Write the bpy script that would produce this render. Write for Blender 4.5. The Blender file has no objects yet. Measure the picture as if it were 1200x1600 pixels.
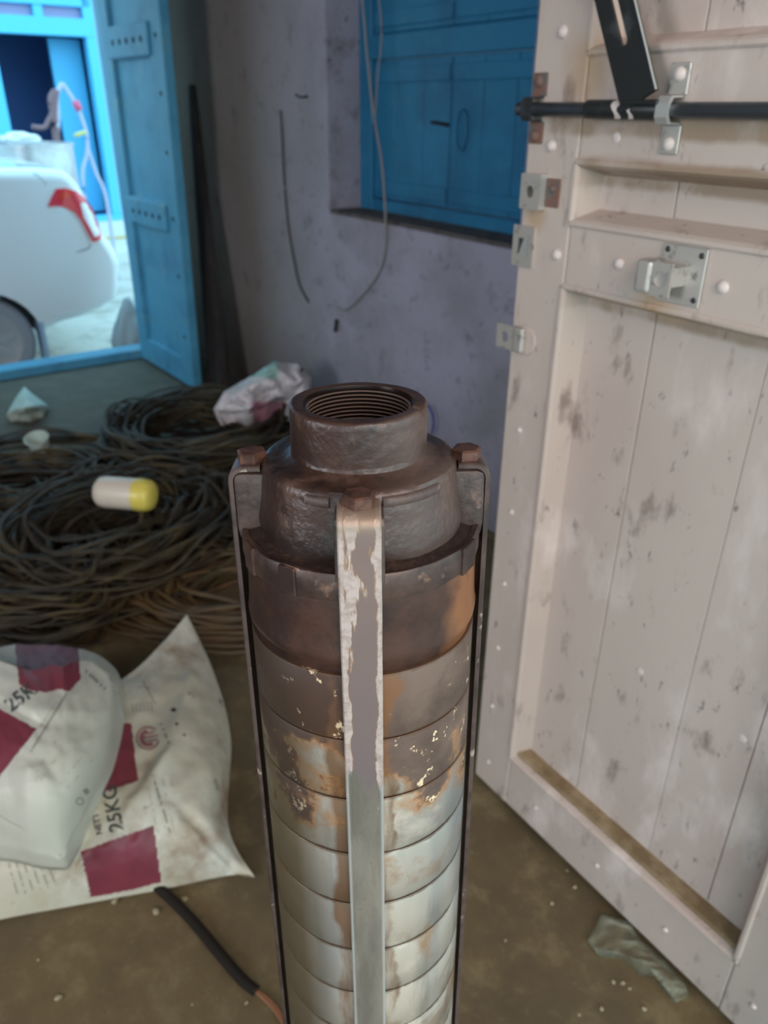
import bpy, bmesh, math, random
import numpy as np
from mathutils import Vector, Matrix, noise
from mathutils.bvhtree import BVHTree
random.seed(7)
PI = math.pi
S = bpy.context.scene
COL = S.collection

# ------------------------------------------------------------ camera
FPX, HCAM, PITCH, ROLL = 1200.0, 1.4, math.radians(27.8), math.radians(0.35)
cF = Vector((0, math.cos(PITCH), -math.sin(PITCH)))
u0 = Vector((0, math.sin(PITCH), math.cos(PITCH))); r0 = Vector((1, 0, 0))
cR = r0 * math.cos(ROLL) + u0 * math.sin(ROLL)
cU = u0 * math.cos(ROLL) - r0 * math.sin(ROLL)
CC = Vector((0, 0, HCAM))
cam = bpy.data.cameras.new('camera')
camo = bpy.data.objects.new('camera', cam); COL.objects.link(camo)
mw = Matrix((cR, cU, -cF)).transposed().to_4x4(); mw.translation = CC
camo.matrix_world = mw
cam.sensor_fit = 'HORIZONTAL'; cam.sensor_width = 27; cam.lens = 27
cam.dof.use_dof = True; cam.dof.focus_distance = 0.46; cam.dof.aperture_fstop = 9.0
cam.clip_start = 0.02
S.camera = camo

def ray(x, y):
    return cF + cR * ((x - 600) / FPX) - cU * ((y - 800) / FPX)
def onz(x, y, z=0.0):
    d = ray(x, y); return CC + d * ((z - HCAM) / d.z)
def onplane(x, y, P0, n):
    d = ray(x, y); return CC + d * ((P0 - CC).dot(n) / d.dot(n))
def pix(P):
    v = P - CC; w = v.dot(cF)
    return 600 + FPX * v.dot(cR) / w, 800 - FPX * v.dot(cU) / w

# ------------------------------------------------------------ world, lamps, exposure
W = bpy.data.worlds.new('sky'); S.world = W; W.use_nodes = True
nt = W.node_tree; bg = nt.nodes['Background']
tc = nt.nodes.new('ShaderNodeTexCoord'); sx = nt.nodes.new('ShaderNodeSeparateXYZ')
rp = nt.nodes.new('ShaderNodeValToRGB')
nt.links.new(tc.outputs['Generated'], sx.inputs[0]); nt.links.new(sx.outputs['Z'], rp.inputs[0])
rp.color_ramp.elements[0].color = (0.56, 0.90, 1.0, 1); rp.color_ramp.elements[1].color = (0.36, 0.76, 1.0, 1)
nt.links.new(rp.outputs[0], bg.inputs['Color']); bg.inputs['Strength'].default_value = 3.1

hd = Vector((0.5698, -0.8218, 0)); d1 = Vector((0.8218, 0.5698, 0)); ANG = math.atan2(-0.8218, 0.5698)
CN = Vector((-1.545, 4.70, 0)) + d1 * 0.35          # room corner; room axes: x = hd, y = d1 (room lies at y<0)
RM = Matrix.Translation(CN) @ Matrix.Rotation(ANG, 4, 'Z'); RI = RM.inverted()
def area(name, locl, target, sx_, sy_, power, col):
    l = bpy.data.lights.new(name, 'AREA'); l.shape = 'RECTANGLE'; l.size = sx_; l.size_y = sy_
    l.energy = power; l.color = col
    o = bpy.data.objects.new(name, l); COL.objects.link(o)
    a = RM @ Vector(locl); b = RM @ Vector(target)
    o.location = a; o.rotation_euler = (b - a).to_track_quat('-Z', 'Y').to_euler()
    return o
# daylight of the open doorway the photographer stands in
area('doorway_daylight', (6.6, -1.9, 2.7), (3.9, -1.5, 0.7), 2.6, 2.2, 128, (1.0, 0.80, 0.71))
# added fill for the dim far walls, through an invented opening on the left
area('side_fill', (4.0, -4.72, 1.7), (2.0, 0, 1.0), 1.1, 1.2, 48, (0.97, 0.93, 1.0))
S.view_settings.view_transform = 'Standard'; S.view_settings.look = 'None'
S.view_settings.gamma = 1.0; S.view_settings.use_curve_mapping = False
S.view_settings.exposure = 0.0

# ------------------------------------------------------------ materials
def lin(c):
    return tuple(((v / 255) / 12.92 if v / 255 <= 0.04045 else ((v / 255 + 0.055) / 1.055) ** 2.4) for v in c)
def mat(name, base, rough=0.7, metal=0.0, layers=(), bump=None, coord=None, spec=0.5, alpha=None, coat=0.0, scale=(1,1,1)):
    """layers: (colour, noise scale, lo, hi[, detail]) painted over the base colour."""
    m = bpy.data.materials.new(name); m.use_nodes = True
    n = m.node_tree.nodes; L = m.node_tree.links; b = n['Principled BSDF']
    b.inputs['Base Color'].default_value = (*base, 1); b.inputs['Roughness'].default_value = rough
    b.inputs['Metallic'].default_value = metal; b.inputs['Specular IOR Level'].default_value = spec
    b.inputs['Coat Weight'].default_value = coat
    t = n.new('ShaderNodeTexCoord'); 
    if coord is not None: t.object = coord
    mp = n.new('ShaderNodeMapping'); mp.inputs['Scale'].default_value = scale
    L.new(t.outputs['Object'], mp.inputs[0]); vec = mp.outputs[0]
    cur = None
    for ly in layers:
        c, sc, lo, hi = ly[:4]; det = ly[4] if len(ly) > 4 else 6
        nz = n.new('ShaderNodeTexNoise'); nz.inputs['Scale'].default_value = sc; nz.inputs['Detail'].default_value = det
        nz.inputs['Roughness'].default_value = 0.62
        L.new(vec, nz.inputs['Vector'])
        mr = n.new('ShaderNodeMapRange'); mr.inputs['From Min'].default_value = lo; mr.inputs['From Max'].default_value = hi
        L.new(nz.outputs['Fac'], mr.inputs['Value'])
        mx = n.new('ShaderNodeMix'); mx.data_type = 'RGBA'
        if cur is None: mx.inputs['A'].default_value = (*base, 1)
        else: L.new(cur, mx.inputs['A'])
        mx.inputs['B'].default_value = (*c, 1); L.new(mr.outputs[0], mx.inputs['Factor'])
        cur = mx.outputs['Result']
    if cur is not None: L.new(cur, b.inputs['Base Color'])
    if bump:
        nz = n.new('ShaderNodeTexNoise'); nz.inputs['Scale'].default_value = bump[0]; nz.inputs['Detail'].default_value = 5
        L.new(vec, nz.inputs['Vector'])
        bp = n.new('ShaderNodeBump'); bp.inputs['Strength'].default_value = bump[1]; bp.inputs['Distance'].default_value = bump[2] if len(bump) > 2 else 0.002
        L.new(nz.outputs['Fac'], bp.inputs['Height']); L.new(bp.outputs[0], b.inputs['Normal'])
    if alpha is not None: b.inputs['Alpha'].default_value = alpha
    return m
class NB:
    """small node helper to build masks from object coordinates"""
    def __init__(s, m): s.m = m; s.n = m.node_tree.nodes; s.L = m.node_tree.links; s.b = s.n['Principled BSDF']
    def coord(s, ob=None):
        t = s.n.new('ShaderNodeTexCoord')
        if ob is not None: t.object = ob
        return t.outputs['Object']
    def xyz(s, v):
        q = s.n.new('ShaderNodeSeparateXYZ'); s.L.new(v, q.inputs[0]); return q.outputs
    def put(s, i, v):
        if isinstance(v, (int, float)): i.default_value = v
        else: s.L.new(v, i)
    def math(s, op, a, b=0.0):
        q = s.n.new('ShaderNodeMath'); q.operation = op; s.put(q.inputs[0], a); s.put(q.inputs[1], b); return q.outputs[0]
    def noise(s, v, sc, det=6, rough=0.6, stretch=None):
        if stretch:
            mp = s.n.new('ShaderNodeMapping'); mp.inputs['Scale'].default_value = stretch; s.L.new(v, mp.inputs[0]); v = mp.outputs[0]
        q = s.n.new('ShaderNodeTexNoise'); q.inputs['Scale'].default_value = sc; q.inputs['Detail'].default_value = det
        q.inputs['Roughness'].default_value = rough; s.L.new(v, q.inputs['Vector']); return q.outputs['Fac']
    def ramp(s, v, lo, hi, a=0.0, b=1.0):
        q = s.n.new('ShaderNodeMapRange'); s.put(q.inputs['Value'], v)
        q.inputs['From Min'].default_value = lo; q.inputs['From Max'].default_value = hi
        q.inputs['To Min'].default_value = a; q.inputs['To Max'].default_value = b; return q.outputs[0]
    def mix(s, f, a, b):
        q = s.n.new('ShaderNodeMix'); q.data_type = 'RGBA'; s.put(q.inputs['Factor'], f)
        for i, v in (('A', a), ('B', b)):
            if isinstance(v, tuple): q.inputs[i].default_value = (*v, 1)
            else: s.L.new(v, q.inputs[i])
        return q.outputs['Result']

white_door = lin((188, 172, 161))
M = {}
M['door'] = mat('worn_white_paint', white_door, 0.62, layers=[(lin((178, 158, 148)), 3.0, .45, .75), (lin((134, 117, 108)), 20, .58, .72), (lin((104, 92, 88)), 60, .63, .72), (lin((210, 194, 186)), 8, .55, .7)], bump=(90, .25, .002), scale=(1, 1, .45))
M['dust'] = mat('brown_dust', lin((122, 102, 74)), 0.9, layers=[(lin((165, 146, 116)), 14, .45, .7)])
M['rivet'] = mat('painted_rivet', lin((206, 192, 184)), 0.45)
M['zinc'] = mat('zinc_plated', lin((190, 184, 176)), 0.42, 0.5, layers=[(lin((120, 118, 108)), 60, .55, .7)])
M['rustplate'] = mat('rusty_plate', lin((118, 82, 70)), 0.8, layers=[(lin((90, 92, 88)), 60, .45, .6)])
M['blackiron'] = mat('black_iron', lin((44, 46, 46)), 0.38, 0.3, layers=[(lin((86, 88, 88)), 18, .55, .75)])
M['graybar'] = mat('grey_iron_bar', lin((80, 84, 88)), 0.35, 0.6, layers=[(lin((50, 52, 54)), 20, .5, .7)])
M['edge'] = mat('bare_bright_edge', lin((205, 205, 200)), 0.35, 0.6)
M['blue'] = mat('dusty_blue_paint', lin((82, 160, 194)), 0.55, layers=[(lin((66, 136, 172)), 4, .45, .7), (lin((110, 168, 184)), 9, .55, .75)], bump=(40, .15, .002))
M['blue_win'] = mat('shutter_blue_paint', lin((38, 122, 164)), 0.55, layers=[(lin((32, 100, 138)), 4, .45, .7), (lin((52, 132, 168)), 11, .55, .75)], bump=(40, .15, .002))
M['dark'] = mat('dark_soot', lin((40, 36, 34)), 0.9)
M['wood_dark'] = mat('dark_wood', lin((42, 38, 38)), 0.75, layers=[(lin((70, 62, 56)), 14, .5, .75)], bump=(60, .4, .003), scale=(3, 3, .3))
M['ceil'] = mat('ceiling_plaster', lin((140, 135, 132)), 0.9)

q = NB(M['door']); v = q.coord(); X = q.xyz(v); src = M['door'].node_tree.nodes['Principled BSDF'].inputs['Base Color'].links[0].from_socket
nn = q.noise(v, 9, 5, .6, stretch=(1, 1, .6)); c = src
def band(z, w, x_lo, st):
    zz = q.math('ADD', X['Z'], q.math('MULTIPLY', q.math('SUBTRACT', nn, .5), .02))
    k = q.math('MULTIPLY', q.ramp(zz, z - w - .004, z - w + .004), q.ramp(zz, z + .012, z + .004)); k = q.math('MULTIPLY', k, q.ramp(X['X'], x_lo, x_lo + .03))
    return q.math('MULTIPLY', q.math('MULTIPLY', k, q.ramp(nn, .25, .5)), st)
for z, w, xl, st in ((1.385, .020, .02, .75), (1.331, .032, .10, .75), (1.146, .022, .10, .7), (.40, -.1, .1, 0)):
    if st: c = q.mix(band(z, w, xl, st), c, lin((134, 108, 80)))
def blot(x, z, r, st):
    dx = q.math('MULTIPLY', q.math('SUBTRACT', X['X'], x), 1.0); dz = q.math('SUBTRACT', X['Z'], z)
    d = q.math('SQRT', q.math('ADD', q.math('MULTIPLY', dx, dx), q.math('MULTIPLY', dz, dz)))
    d = q.math('ADD', d, q.math('MULTIPLY', q.math('SUBTRACT', nn, .5), r)); return q.math('MULTIPLY', q.ramp(d, r, r * .3), st)
for x, z, r, st in ((.275, 1.165, .045, .6), (.105, 1.44, .05, .55), (.03, 1.255, .03, .6), (.09, 1.47, .04, .3)): c = q.mix(blot(x, z, r, st), c, lin((168, 134, 92)))
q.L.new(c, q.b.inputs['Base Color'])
# lilac plaster, browner towards the corner, darker towards the floor
def wall_mat(name, ob_space=True):
    m = mat(name, lin((168, 162, 178)), 0.88); q = NB(m); v = q.coord(); X = q.xyz(v)
    n1 = q.noise(v, 2.2, 8); n2 = q.noise(v, 9, 8, .7); n3 = q.noise(v, 22, 5, .7)
    c = q.mix(q.ramp(n1, .42, .62), lin((172, 166, 182)), lin((148, 145, 152)))
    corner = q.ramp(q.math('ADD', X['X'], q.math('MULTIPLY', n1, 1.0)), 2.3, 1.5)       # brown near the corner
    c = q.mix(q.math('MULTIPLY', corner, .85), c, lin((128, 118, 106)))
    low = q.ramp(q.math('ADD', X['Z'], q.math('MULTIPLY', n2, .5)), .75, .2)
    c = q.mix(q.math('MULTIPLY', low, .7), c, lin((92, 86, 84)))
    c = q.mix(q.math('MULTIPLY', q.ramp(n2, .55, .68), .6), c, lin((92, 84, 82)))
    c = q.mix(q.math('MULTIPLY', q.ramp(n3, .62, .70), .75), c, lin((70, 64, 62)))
    q.L.new(c, q.b.inputs['Base Color'])
    bp = q.n.new('ShaderNodeBump'); bp.inputs['Strength'].default_value = .35; bp.inputs['Distance'].default_value = .006
    q.L.new(n2, bp.inputs['Height']); q.L.new(bp.outputs[0], q.b.inputs['Normal'])
    return m
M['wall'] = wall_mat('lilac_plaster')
def floor_mat():
    m = mat('cement_floor', lin((120, 106, 80)), 0.8); q = NB(m); v = q.coord(); X = q.xyz(v)
    n1 = q.noise(v, 1.6, 8); n2 = q.noise(v, 9, 8, .7); n3 = q.noise(v, 45, 5, .75)
    c = q.mix(q.ramp(n1, .4, .65), lin((108, 92, 62)), lin((82, 71, 52)))
    c = q.mix(q.math('MULTIPLY', q.ramp(n2, .5, .68), .6), c, lin((140, 126, 92)))
    c = q.mix(q.math('MULTIPLY', q.ramp(n2, .48, .36), .5), c, lin((84, 72, 54)))
    c = q.mix(q.math('MULTIPLY', q.ramp(n3, .62, .72), .5), c, lin((150, 138, 108)))
    far = q.ramp(X['X'], 2.6, 1.4); c = q.mix(q.math('MULTIPLY', far, .8), c, lin((84, 86, 80)))
    c = q.mix(q.math('MULTIPLY', q.math('MULTIPLY', far, q.ramp(n2, .48, .62)), .5), c, lin((104, 100, 88)))
    # thin irregular grey/black grease patches by the doorway
    q.L.new(c, q.b.inputs['Base Color'])
    bp = q.n.new('ShaderNodeBump'); bp.inputs['Strength'].default_value = .3; bp.inputs['Distance'].default_value = .004
    q.L.new(n3, bp.inputs['Height']); q.L.new(bp.outputs[0], q.b.inputs['Normal'])
    return m
M['floor'] = floor_mat()

# ------------------------------------------------------------ mesh helpers
def link(name, me, mats, parent=None, mw=None):
    o = bpy.data.objects.new(name, me); COL.objects.link(o)
    for m in (mats if isinstance(mats, (list, tuple)) else [mats]): me.materials.append(m)
    if parent is not None: o.parent = parent
    if mw is not None: o.matrix_world = mw
    return o
def from_bm(name, bm, mats, parent=None, smooth=False, mw=None):
    me = bpy.data.meshes.new(name); bmesh.ops.recalc_face_normals(bm, faces=bm.faces); bm.to_mesh(me); bm.free()
    if smooth:
        for p in me.polygons: p.use_smooth = True
        if smooth != 'all': me.set_sharp_from_angle(angle=math.radians(38))
    return link(name, me, mats, parent, mw)
def from_py(name, v, f, mats, parent=None, smooth=False, mw=None, fm=None):
    me = bpy.data.meshes.new(name); me.from_pydata([tuple(a) for a in v], [], f); me.update()
    if fm is not None: me.polygons.foreach_set('material_index', fm)
    if smooth:
        for p in me.polygons: p.use_smooth = True
        if smooth != 'all': me.set_sharp_from_angle(angle=math.radians(40))
    return link(name, me, mats, parent, mw)
def tag(o, label=None, cat=None, group=None, kind=None):
    if label: o['label'] = label
    if cat: o['category'] = cat
    if group: o['group'] = group
    if kind: o['kind'] = kind
    return o
def empty(name, mw=None, label=None, cat=None, group=None, kind=None):
    o = bpy.data.objects.new(name, None); COL.objects.link(o); o.empty_display_size = .05
    if mw is not None: o.matrix_world = mw
    return tag(o, label, cat, group, kind)
def bbox(bm, x0, x1, y0, y1, z0, z1, bev=0.0, seg=1, fn=None):
    r = bmesh.ops.create_cube(bm, size=1)['verts']
    for v in r:
        v.co = Vector((x0 + (v.co.x + .5) * (x1 - x0), y0 + (v.co.y + .5) * (y1 - y0), z0 + (v.co.z + .5) * (z1 - z0)))
    es = list({e for v in r for e in v.link_edges})
    if bev > 0:
        g = bmesh.ops.bevel(bm, geom=es, offset=bev, segments=seg, affect='EDGES', profile=.5)
    if fn:
        for v in bm.verts: v.co = fn(v.co)
def box(name, x0, x1, y0, y1, z0, z1, m, parent=None, bev=0.0, seg=1, mw=None, fn=None):
    bm = bmesh.new(); bbox(bm, x0, x1, y0, y1, z0, z1, bev, seg)
    if fn:
        for v in bm.verts: v.co = fn(v.co)
    return from_bm(name, bm, m, parent, False, mw)
def lathe(name, prof, m, parent=None, seg=96, close=False, smooth=True, fn=None, mw=None):
    v, f = [], []; k = len(prof)
    for i in range(seg):
        a = 2 * PI * i / seg
        for r, z in prof:
            p = Vector((r * math.cos(a), r * math.sin(a), z)); v.append(fn(p) if fn else p)
    for i in range(seg):
        j = (i + 1) % seg
        for q in range(k - 1): f.append((i * k + q, j * k + q, j * k + q + 1, i * k + q + 1))
        if close: f.append((i * k + k - 1, j * k + k - 1, j * k, i * k))
    if not close:
        if prof[0][0] > 1e-6: f.append(tuple(i * k for i in range(seg))[::-1])
        if prof[-1][0] > 1e-6: f.append(tuple(i * k + k - 1 for i in range(seg)))
    return from_py(name, v, f, m, parent, smooth, mw)
def tube_data(pts, r, sides=6, flat=1.0, closed=False, v=None, f=None, cap=True):
    v = [] if v is None else v; f = [] if f is None else f
    n = len(pts); base = len(v); pts = [Vector(p) for p in pts]
    up = Vector((0, 0, 1)); rr = r if isinstance(r, (list, tuple)) else [r] * n
    for i, p in enumerate(pts):
        a = pts[(i - 1) % n] if (closed or i > 0) else p; b = pts[(i + 1) % n] if (closed or i < n - 1) else p
        t = (b - a)
        if t.length < 1e-9: t = Vector((1, 0, 0))
        t.normalize()
        s = t.cross(up)
        if s.length < .05: s = t.cross(Vector((0, 1, 0)))
        s.normalize(); w = s.cross(t)
        for q in range(sides):
            c = 2 * PI * q / sides
            v.append(p + s * (math.cos(c) * rr[i]) + w * (math.sin(c) * rr[i] * flat))
    for i in range(n if closed else n - 1):
        j = (i + 1) % n
        for q in range(sides):
            q2 = (q + 1) % sides
            f.append((base + i * sides + q, base + i * sides + q2, base + j * sides + q2, base + j * sides + q))
    if not closed and cap:
        f.append(tuple(base + q for q in range(sides))[::-1]); f.append(tuple(base + (n - 1) * sides + q for q in range(sides)))
    return v, f
def smooth_path(pts, k=8):
    pts = [Vector(p) for p in pts]; out = []; n = len(pts)
    for i in range(n - 1):
        p0, p1, p2, p3 = pts[max(i - 1, 0)], pts[i], pts[i + 1], pts[min(i + 2, n - 1)]
        for s in range(k):
            t = s / k
            out.append(.5 * ((2 * p1) + (p2 - p0) * t + (2 * p0 - 5 * p1 + 4 * p2 - p3) * t * t + (3 * p1 - p0 - 3 * p2 + p3) * t ** 3))
    out.append(pts[-1]); return out
def tube(name, pts, r, m, parent=None, sides=8, k=8, flat=1.0, mw=None):
    v, f = tube_data(smooth_path(pts, k) if k else pts, r, sides, flat)
    return from_py(name, v, f, m, parent, 'all', mw)
def cyl(name, c, r, h, m, parent=None, seg=24, bev=0.0, axis='Z', dome=0.0, mw=None):
    prof = [(0, 0), (r, 0), (r, h - bev), (r - bev, h)] if bev else [(0, 0), (r, 0), (r, h)]
    if dome:
        prof = [(0, 0), (r, 0)] + [(r * math.cos(t), dome * math.sin(t)) for t in [i * PI / 8 for i in range(0, 4)]] + [(0, dome)]
    else: prof.append((0, h))
    rot = {'Z': Matrix.Identity(3), '-Y': Matrix.Rotation(PI / 2, 3, 'X'), 'X': Matrix.Rotation(PI / 2, 3, 'Y')}[axis]
    return lathe(name, prof, m, parent, seg, fn=lambda p: rot @ p + Vector(c), mw=mw)
def prism(bm, poly, y0, y1):
    """poly in (x, z), extruded in y"""
    a = [bm.verts.new((x, y0, z)) for x, z in poly]; b = [bm.verts.new((x, y1, z)) for x, z in poly]
    bm.faces.new(a); bm.faces.new(b[::-1]); n = len(poly)
    for i in range(n): bm.faces.new((a[i], b[i], b[(i + 1) % n], a[(i + 1) % n]))

# ------------------------------------------------------------ room shell (room axes)
ROOM_L, ROOM_W, HT = 4.62, 4.6, 3.0          # x extent, y extent (0..-W), height
WT = .22                                     # wall thickness
def struct(o): o['kind'] = 'structure'; return o
def wall_with_hole(name, axis, a0, a1, p0, p1, h0, h1, z0, z1, m):
    """wall along x (axis 'x') or y, from a0..a1, thickness p0..p1, with one opening h0..h1 x z0..z1"""
    bm = bmesh.new()
    for (b0, b1, c0, c1) in ((a0, h0, -.25, HT), (h1, a1, -.25, HT), (h0, h1, z1, HT), (h0, h1, -.25, z0)):
        if b1 - b0 < 1e-4 or c1 - c0 < 1e-4: continue
        if axis == 'x': bbox(bm, b0, b1, p0, p1, c0, c1)
        else: bbox(bm, p0, p1, b0, b1, c0, c1)
    bmesh.ops.remove_doubles(bm, verts=bm.verts, dist=1e-5)
    return struct(from_bm(name, bm, m, mw=RM))
WIN = (1.80, 2.93, 1.01, 2.25)               # window opening x0,x1,z0,z1 in the wall at y=0
wall_with_hole('wall_right', 'x', -WT, ROOM_L + .2, 0, .24, WIN[0], WIN[1], WIN[2], WIN[3], M['wall'])
DOOR2 = (-1.95, -.21, .0, 2.3)               # street doorway in the wall at x=0
wall_with_hole('wall_far', 'y', -ROOM_W - WT, 0, -WT, 0, DOOR2[0], DOOR2[1], DOOR2[2], DOOR2[3], M['wall'])
DOOR1 = (-2.35, -.80)
wall_with_hole('wall_near', 'y', -ROOM_W - WT, 0, ROOM_L, ROOM_L + .2, DOOR1[0], DOOR1[1], .0, 2.35, M['wall'])
wall_with_hole('wall_left', 'x', -WT, ROOM_L + .2, -ROOM_W - WT, -ROOM_W, 3.4, 4.6, 1.05, 2.35, M['wall'])  # opening added to let the side fill in
struct(box('sky_blocker', ROOM_L + .2, ROOM_L + 5.2, -5.2, 2.2, 2.95, 3.05, M['ceil'], mw=RM))      # unseen slab added behind the camera to cut the sky light
struct(box('ceiling', -WT, ROOM_L + .2, -ROOM_W - WT, .24, HT, HT + .12, M['ceil'], mw=RM))
# floor slab with slight undulation
def floor_mesh():
    nx, ny = 90, 90; v = []; f = []
    for i in range(nx + 1):
        for j in range(ny + 1):
            x = ROOM_L * 1.043 * i / nx; y = -ROOM_W * j / ny
            v.append((x, y, 0.0015 * noise.noise((x * 3, y * 3, 0))))
    for i in range(nx):
        for j in range(ny): a = i * (ny + 1) + j; f.append((a, a + 1, a + ny + 2, a + ny + 1))
    o = from_py('floor', v, f, M['floor'], smooth='all', mw=RM); return struct(o)
floor_mesh()
M['ground'] = mat('pale_street_ground', lin((190, 186, 178)), .9, layers=[(lin((150, 142, 130)), 3, .5, .7), (lin((120, 112, 100)), 20, .62, .74)], bump=(12, .5, .01))
g = box('ground', -30, 30, -30, 30, -.45, -.27, M['ground'], mw=RM); struct(g)

# ------------------------------------------------------------ white panelled door leaf (door_1)
A0 = Vector((0.2152, 1.298, 0)); DM = Matrix.Translation(A0) @ Matrix.Rotation(ANG, 4, 'Z')
door1 = empty('door_1', DM, kind='structure'); DT, RD = .062, .042     # thickness, recess depth
DTOP, DW = 2.05, .745
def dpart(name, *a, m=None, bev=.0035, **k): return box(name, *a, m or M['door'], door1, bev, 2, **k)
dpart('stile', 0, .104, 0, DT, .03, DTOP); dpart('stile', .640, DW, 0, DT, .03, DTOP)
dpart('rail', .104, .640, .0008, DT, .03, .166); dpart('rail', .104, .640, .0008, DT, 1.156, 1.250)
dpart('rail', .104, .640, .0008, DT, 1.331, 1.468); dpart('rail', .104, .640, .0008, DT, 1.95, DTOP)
# boards of the recessed panels
for (z0, z1) in ((.15, 1.17), (1.24, 1.345), (1.455, 1.96)):
    for k, (s0, s1) in enumerate(((.09, .2492), (.2507, .4295), (.4303, .5525), (.5541, .655))):
        dpart('plank', s0, s1, RD + .0006 * (k % 2), DT - .004, z0, z1, bev=.0012)
# bevelled mouldings round the recesses (wedge section)
def mould(x0, z0, x1, z1, side):
    """strip along an edge; side = inward direction (dx,dz)"""
    bm = bmesh.new(); w = .018
    sec = [(-.006, -.001), (-.003, -.0035), (.002, -.0035), (.006, .002), (w, RD + .001), (-.006, RD)]
    for (px, pz) in ((x0, z0), (x1, z1)):
        pass
    L0 = Vector((x0, 0, z0)); L1 = Vector((x1, 0, z1)); sd = Vector((side[0], 0, side[1])); al = (L1 - L0).normalized()
    a = [bm.verts.new(L0 + sd * s + Vector((0, d, 0)) + al * max(s, 0)) for s, d in sec]
    b = [bm.verts.new(L1 + sd * s + Vector((0, d, 0)) - al * max(s, 0)) for s, d in sec]
    bm.faces.new(a); bm.faces.new(b[::-1])
    for i in range(len(sec)): bm.faces.new((a[i], b[i], b[(i + 1) % len(sec)], a[(i + 1) % len(sec)]))
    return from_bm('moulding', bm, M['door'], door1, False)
for (x0, x1, z0, z1) in ((.104, .640, .166, 1.156), (.104, .640, 1.250, 1.331), (.104, .640, 1.468, 1.95)):
    mould(x0, z0, x0, z1, (1, 0)); mould(x1, z0, x1, z1, (-1, 0)); mould(x0, z1, x1, z1, (0, -1))
    mould(x0, z0, x1, z0, (0, 1))
o = box('dust_layer', .112, .634, .010, RD + .001, .168, .1835, M['dust'], door1, .0015)
tag(o, 'brown dust settled on the bottom ledge of the panel')
# rivets
RV = [(.052, 1.494), (.051, 1.351), (.084, 1.201), (.205, 1.205), (.372, 1.201), (.54, 1.203), (.040, .898), (.040, .735), (.038, .575), (.037, .418), (.036, .261), (.040, .101),
      (.190, .096), (.358, .096), (.518, .096), (.687, .108), (.69, .26), (.69, .42), (.69, .58), (.69, .74), (.69, .9), (.69, 1.06), (.69, 1.2), (.05, 1.66), (.05, 1.82)]
rv0 = None
for s, z in RV:
    if rv0 is None:
        rv0 = cyl('rivet', (0, 0, 0), .0088, .005, M['rivet'], door1, 16, axis='-Y', dome=.0065); rv = rv0
    else:
        rv = rv0.copy(); COL.objects.link(rv)
    big = z > 1.15
    rv.location = (s, 0, z); rv.scale = (1, 1, 1) if big else (.62, .7, .62)
for s, z in ((.339, .543), (.533, .544), (.17, 1.365)):
    rv = rv0.copy(); COL.objects.link(rv); rv.location = (s, RD if z < 1 else 0, z); rv.scale = (.8, .25, .8)
# sliding bar with lever
bar = empty('bolt_bar'); bar.parent = door1; tag(bar, 'long black sliding bolt bar')
def rod(name, x0, x1, r, z, y, m):
    v, f = tube_data([(x0, y, z), (x0 + .004, y, z), (x1 - .002, y, z), (x1, y, z)], [r * .7, r, r, r * .9], 16); return from_py(name, v, f, m, bar, True)
rod('rod', -.012, .90, .0092, 1.3985, -.016, M['graybar'])
rod('sleeve', .125, .262, .0118, 1.3988, -.016, M['blackiron'])
for s0, w in ((.180, .010), (.203, .008)):
    v = []; f = []
    n = 10
    for i in range(n + 1):
        a = PI * .15 + PI * 1.0 * i / n
        for xx in (s0 + .004 * math.sin(i * .9), s0 + w + .003 * math.sin(i * 1.3)):
            v.append((xx, -.016 - .0123 * math.sin(a), 1.3988 - .0123 * math.cos(a)))
    for i in range(n): f.append((2 * i, 2 * i + 1, 2 * i + 3, 2 * i + 2))
    from_py('paint_mark', v, f, M['rivet'], bar, True)
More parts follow.
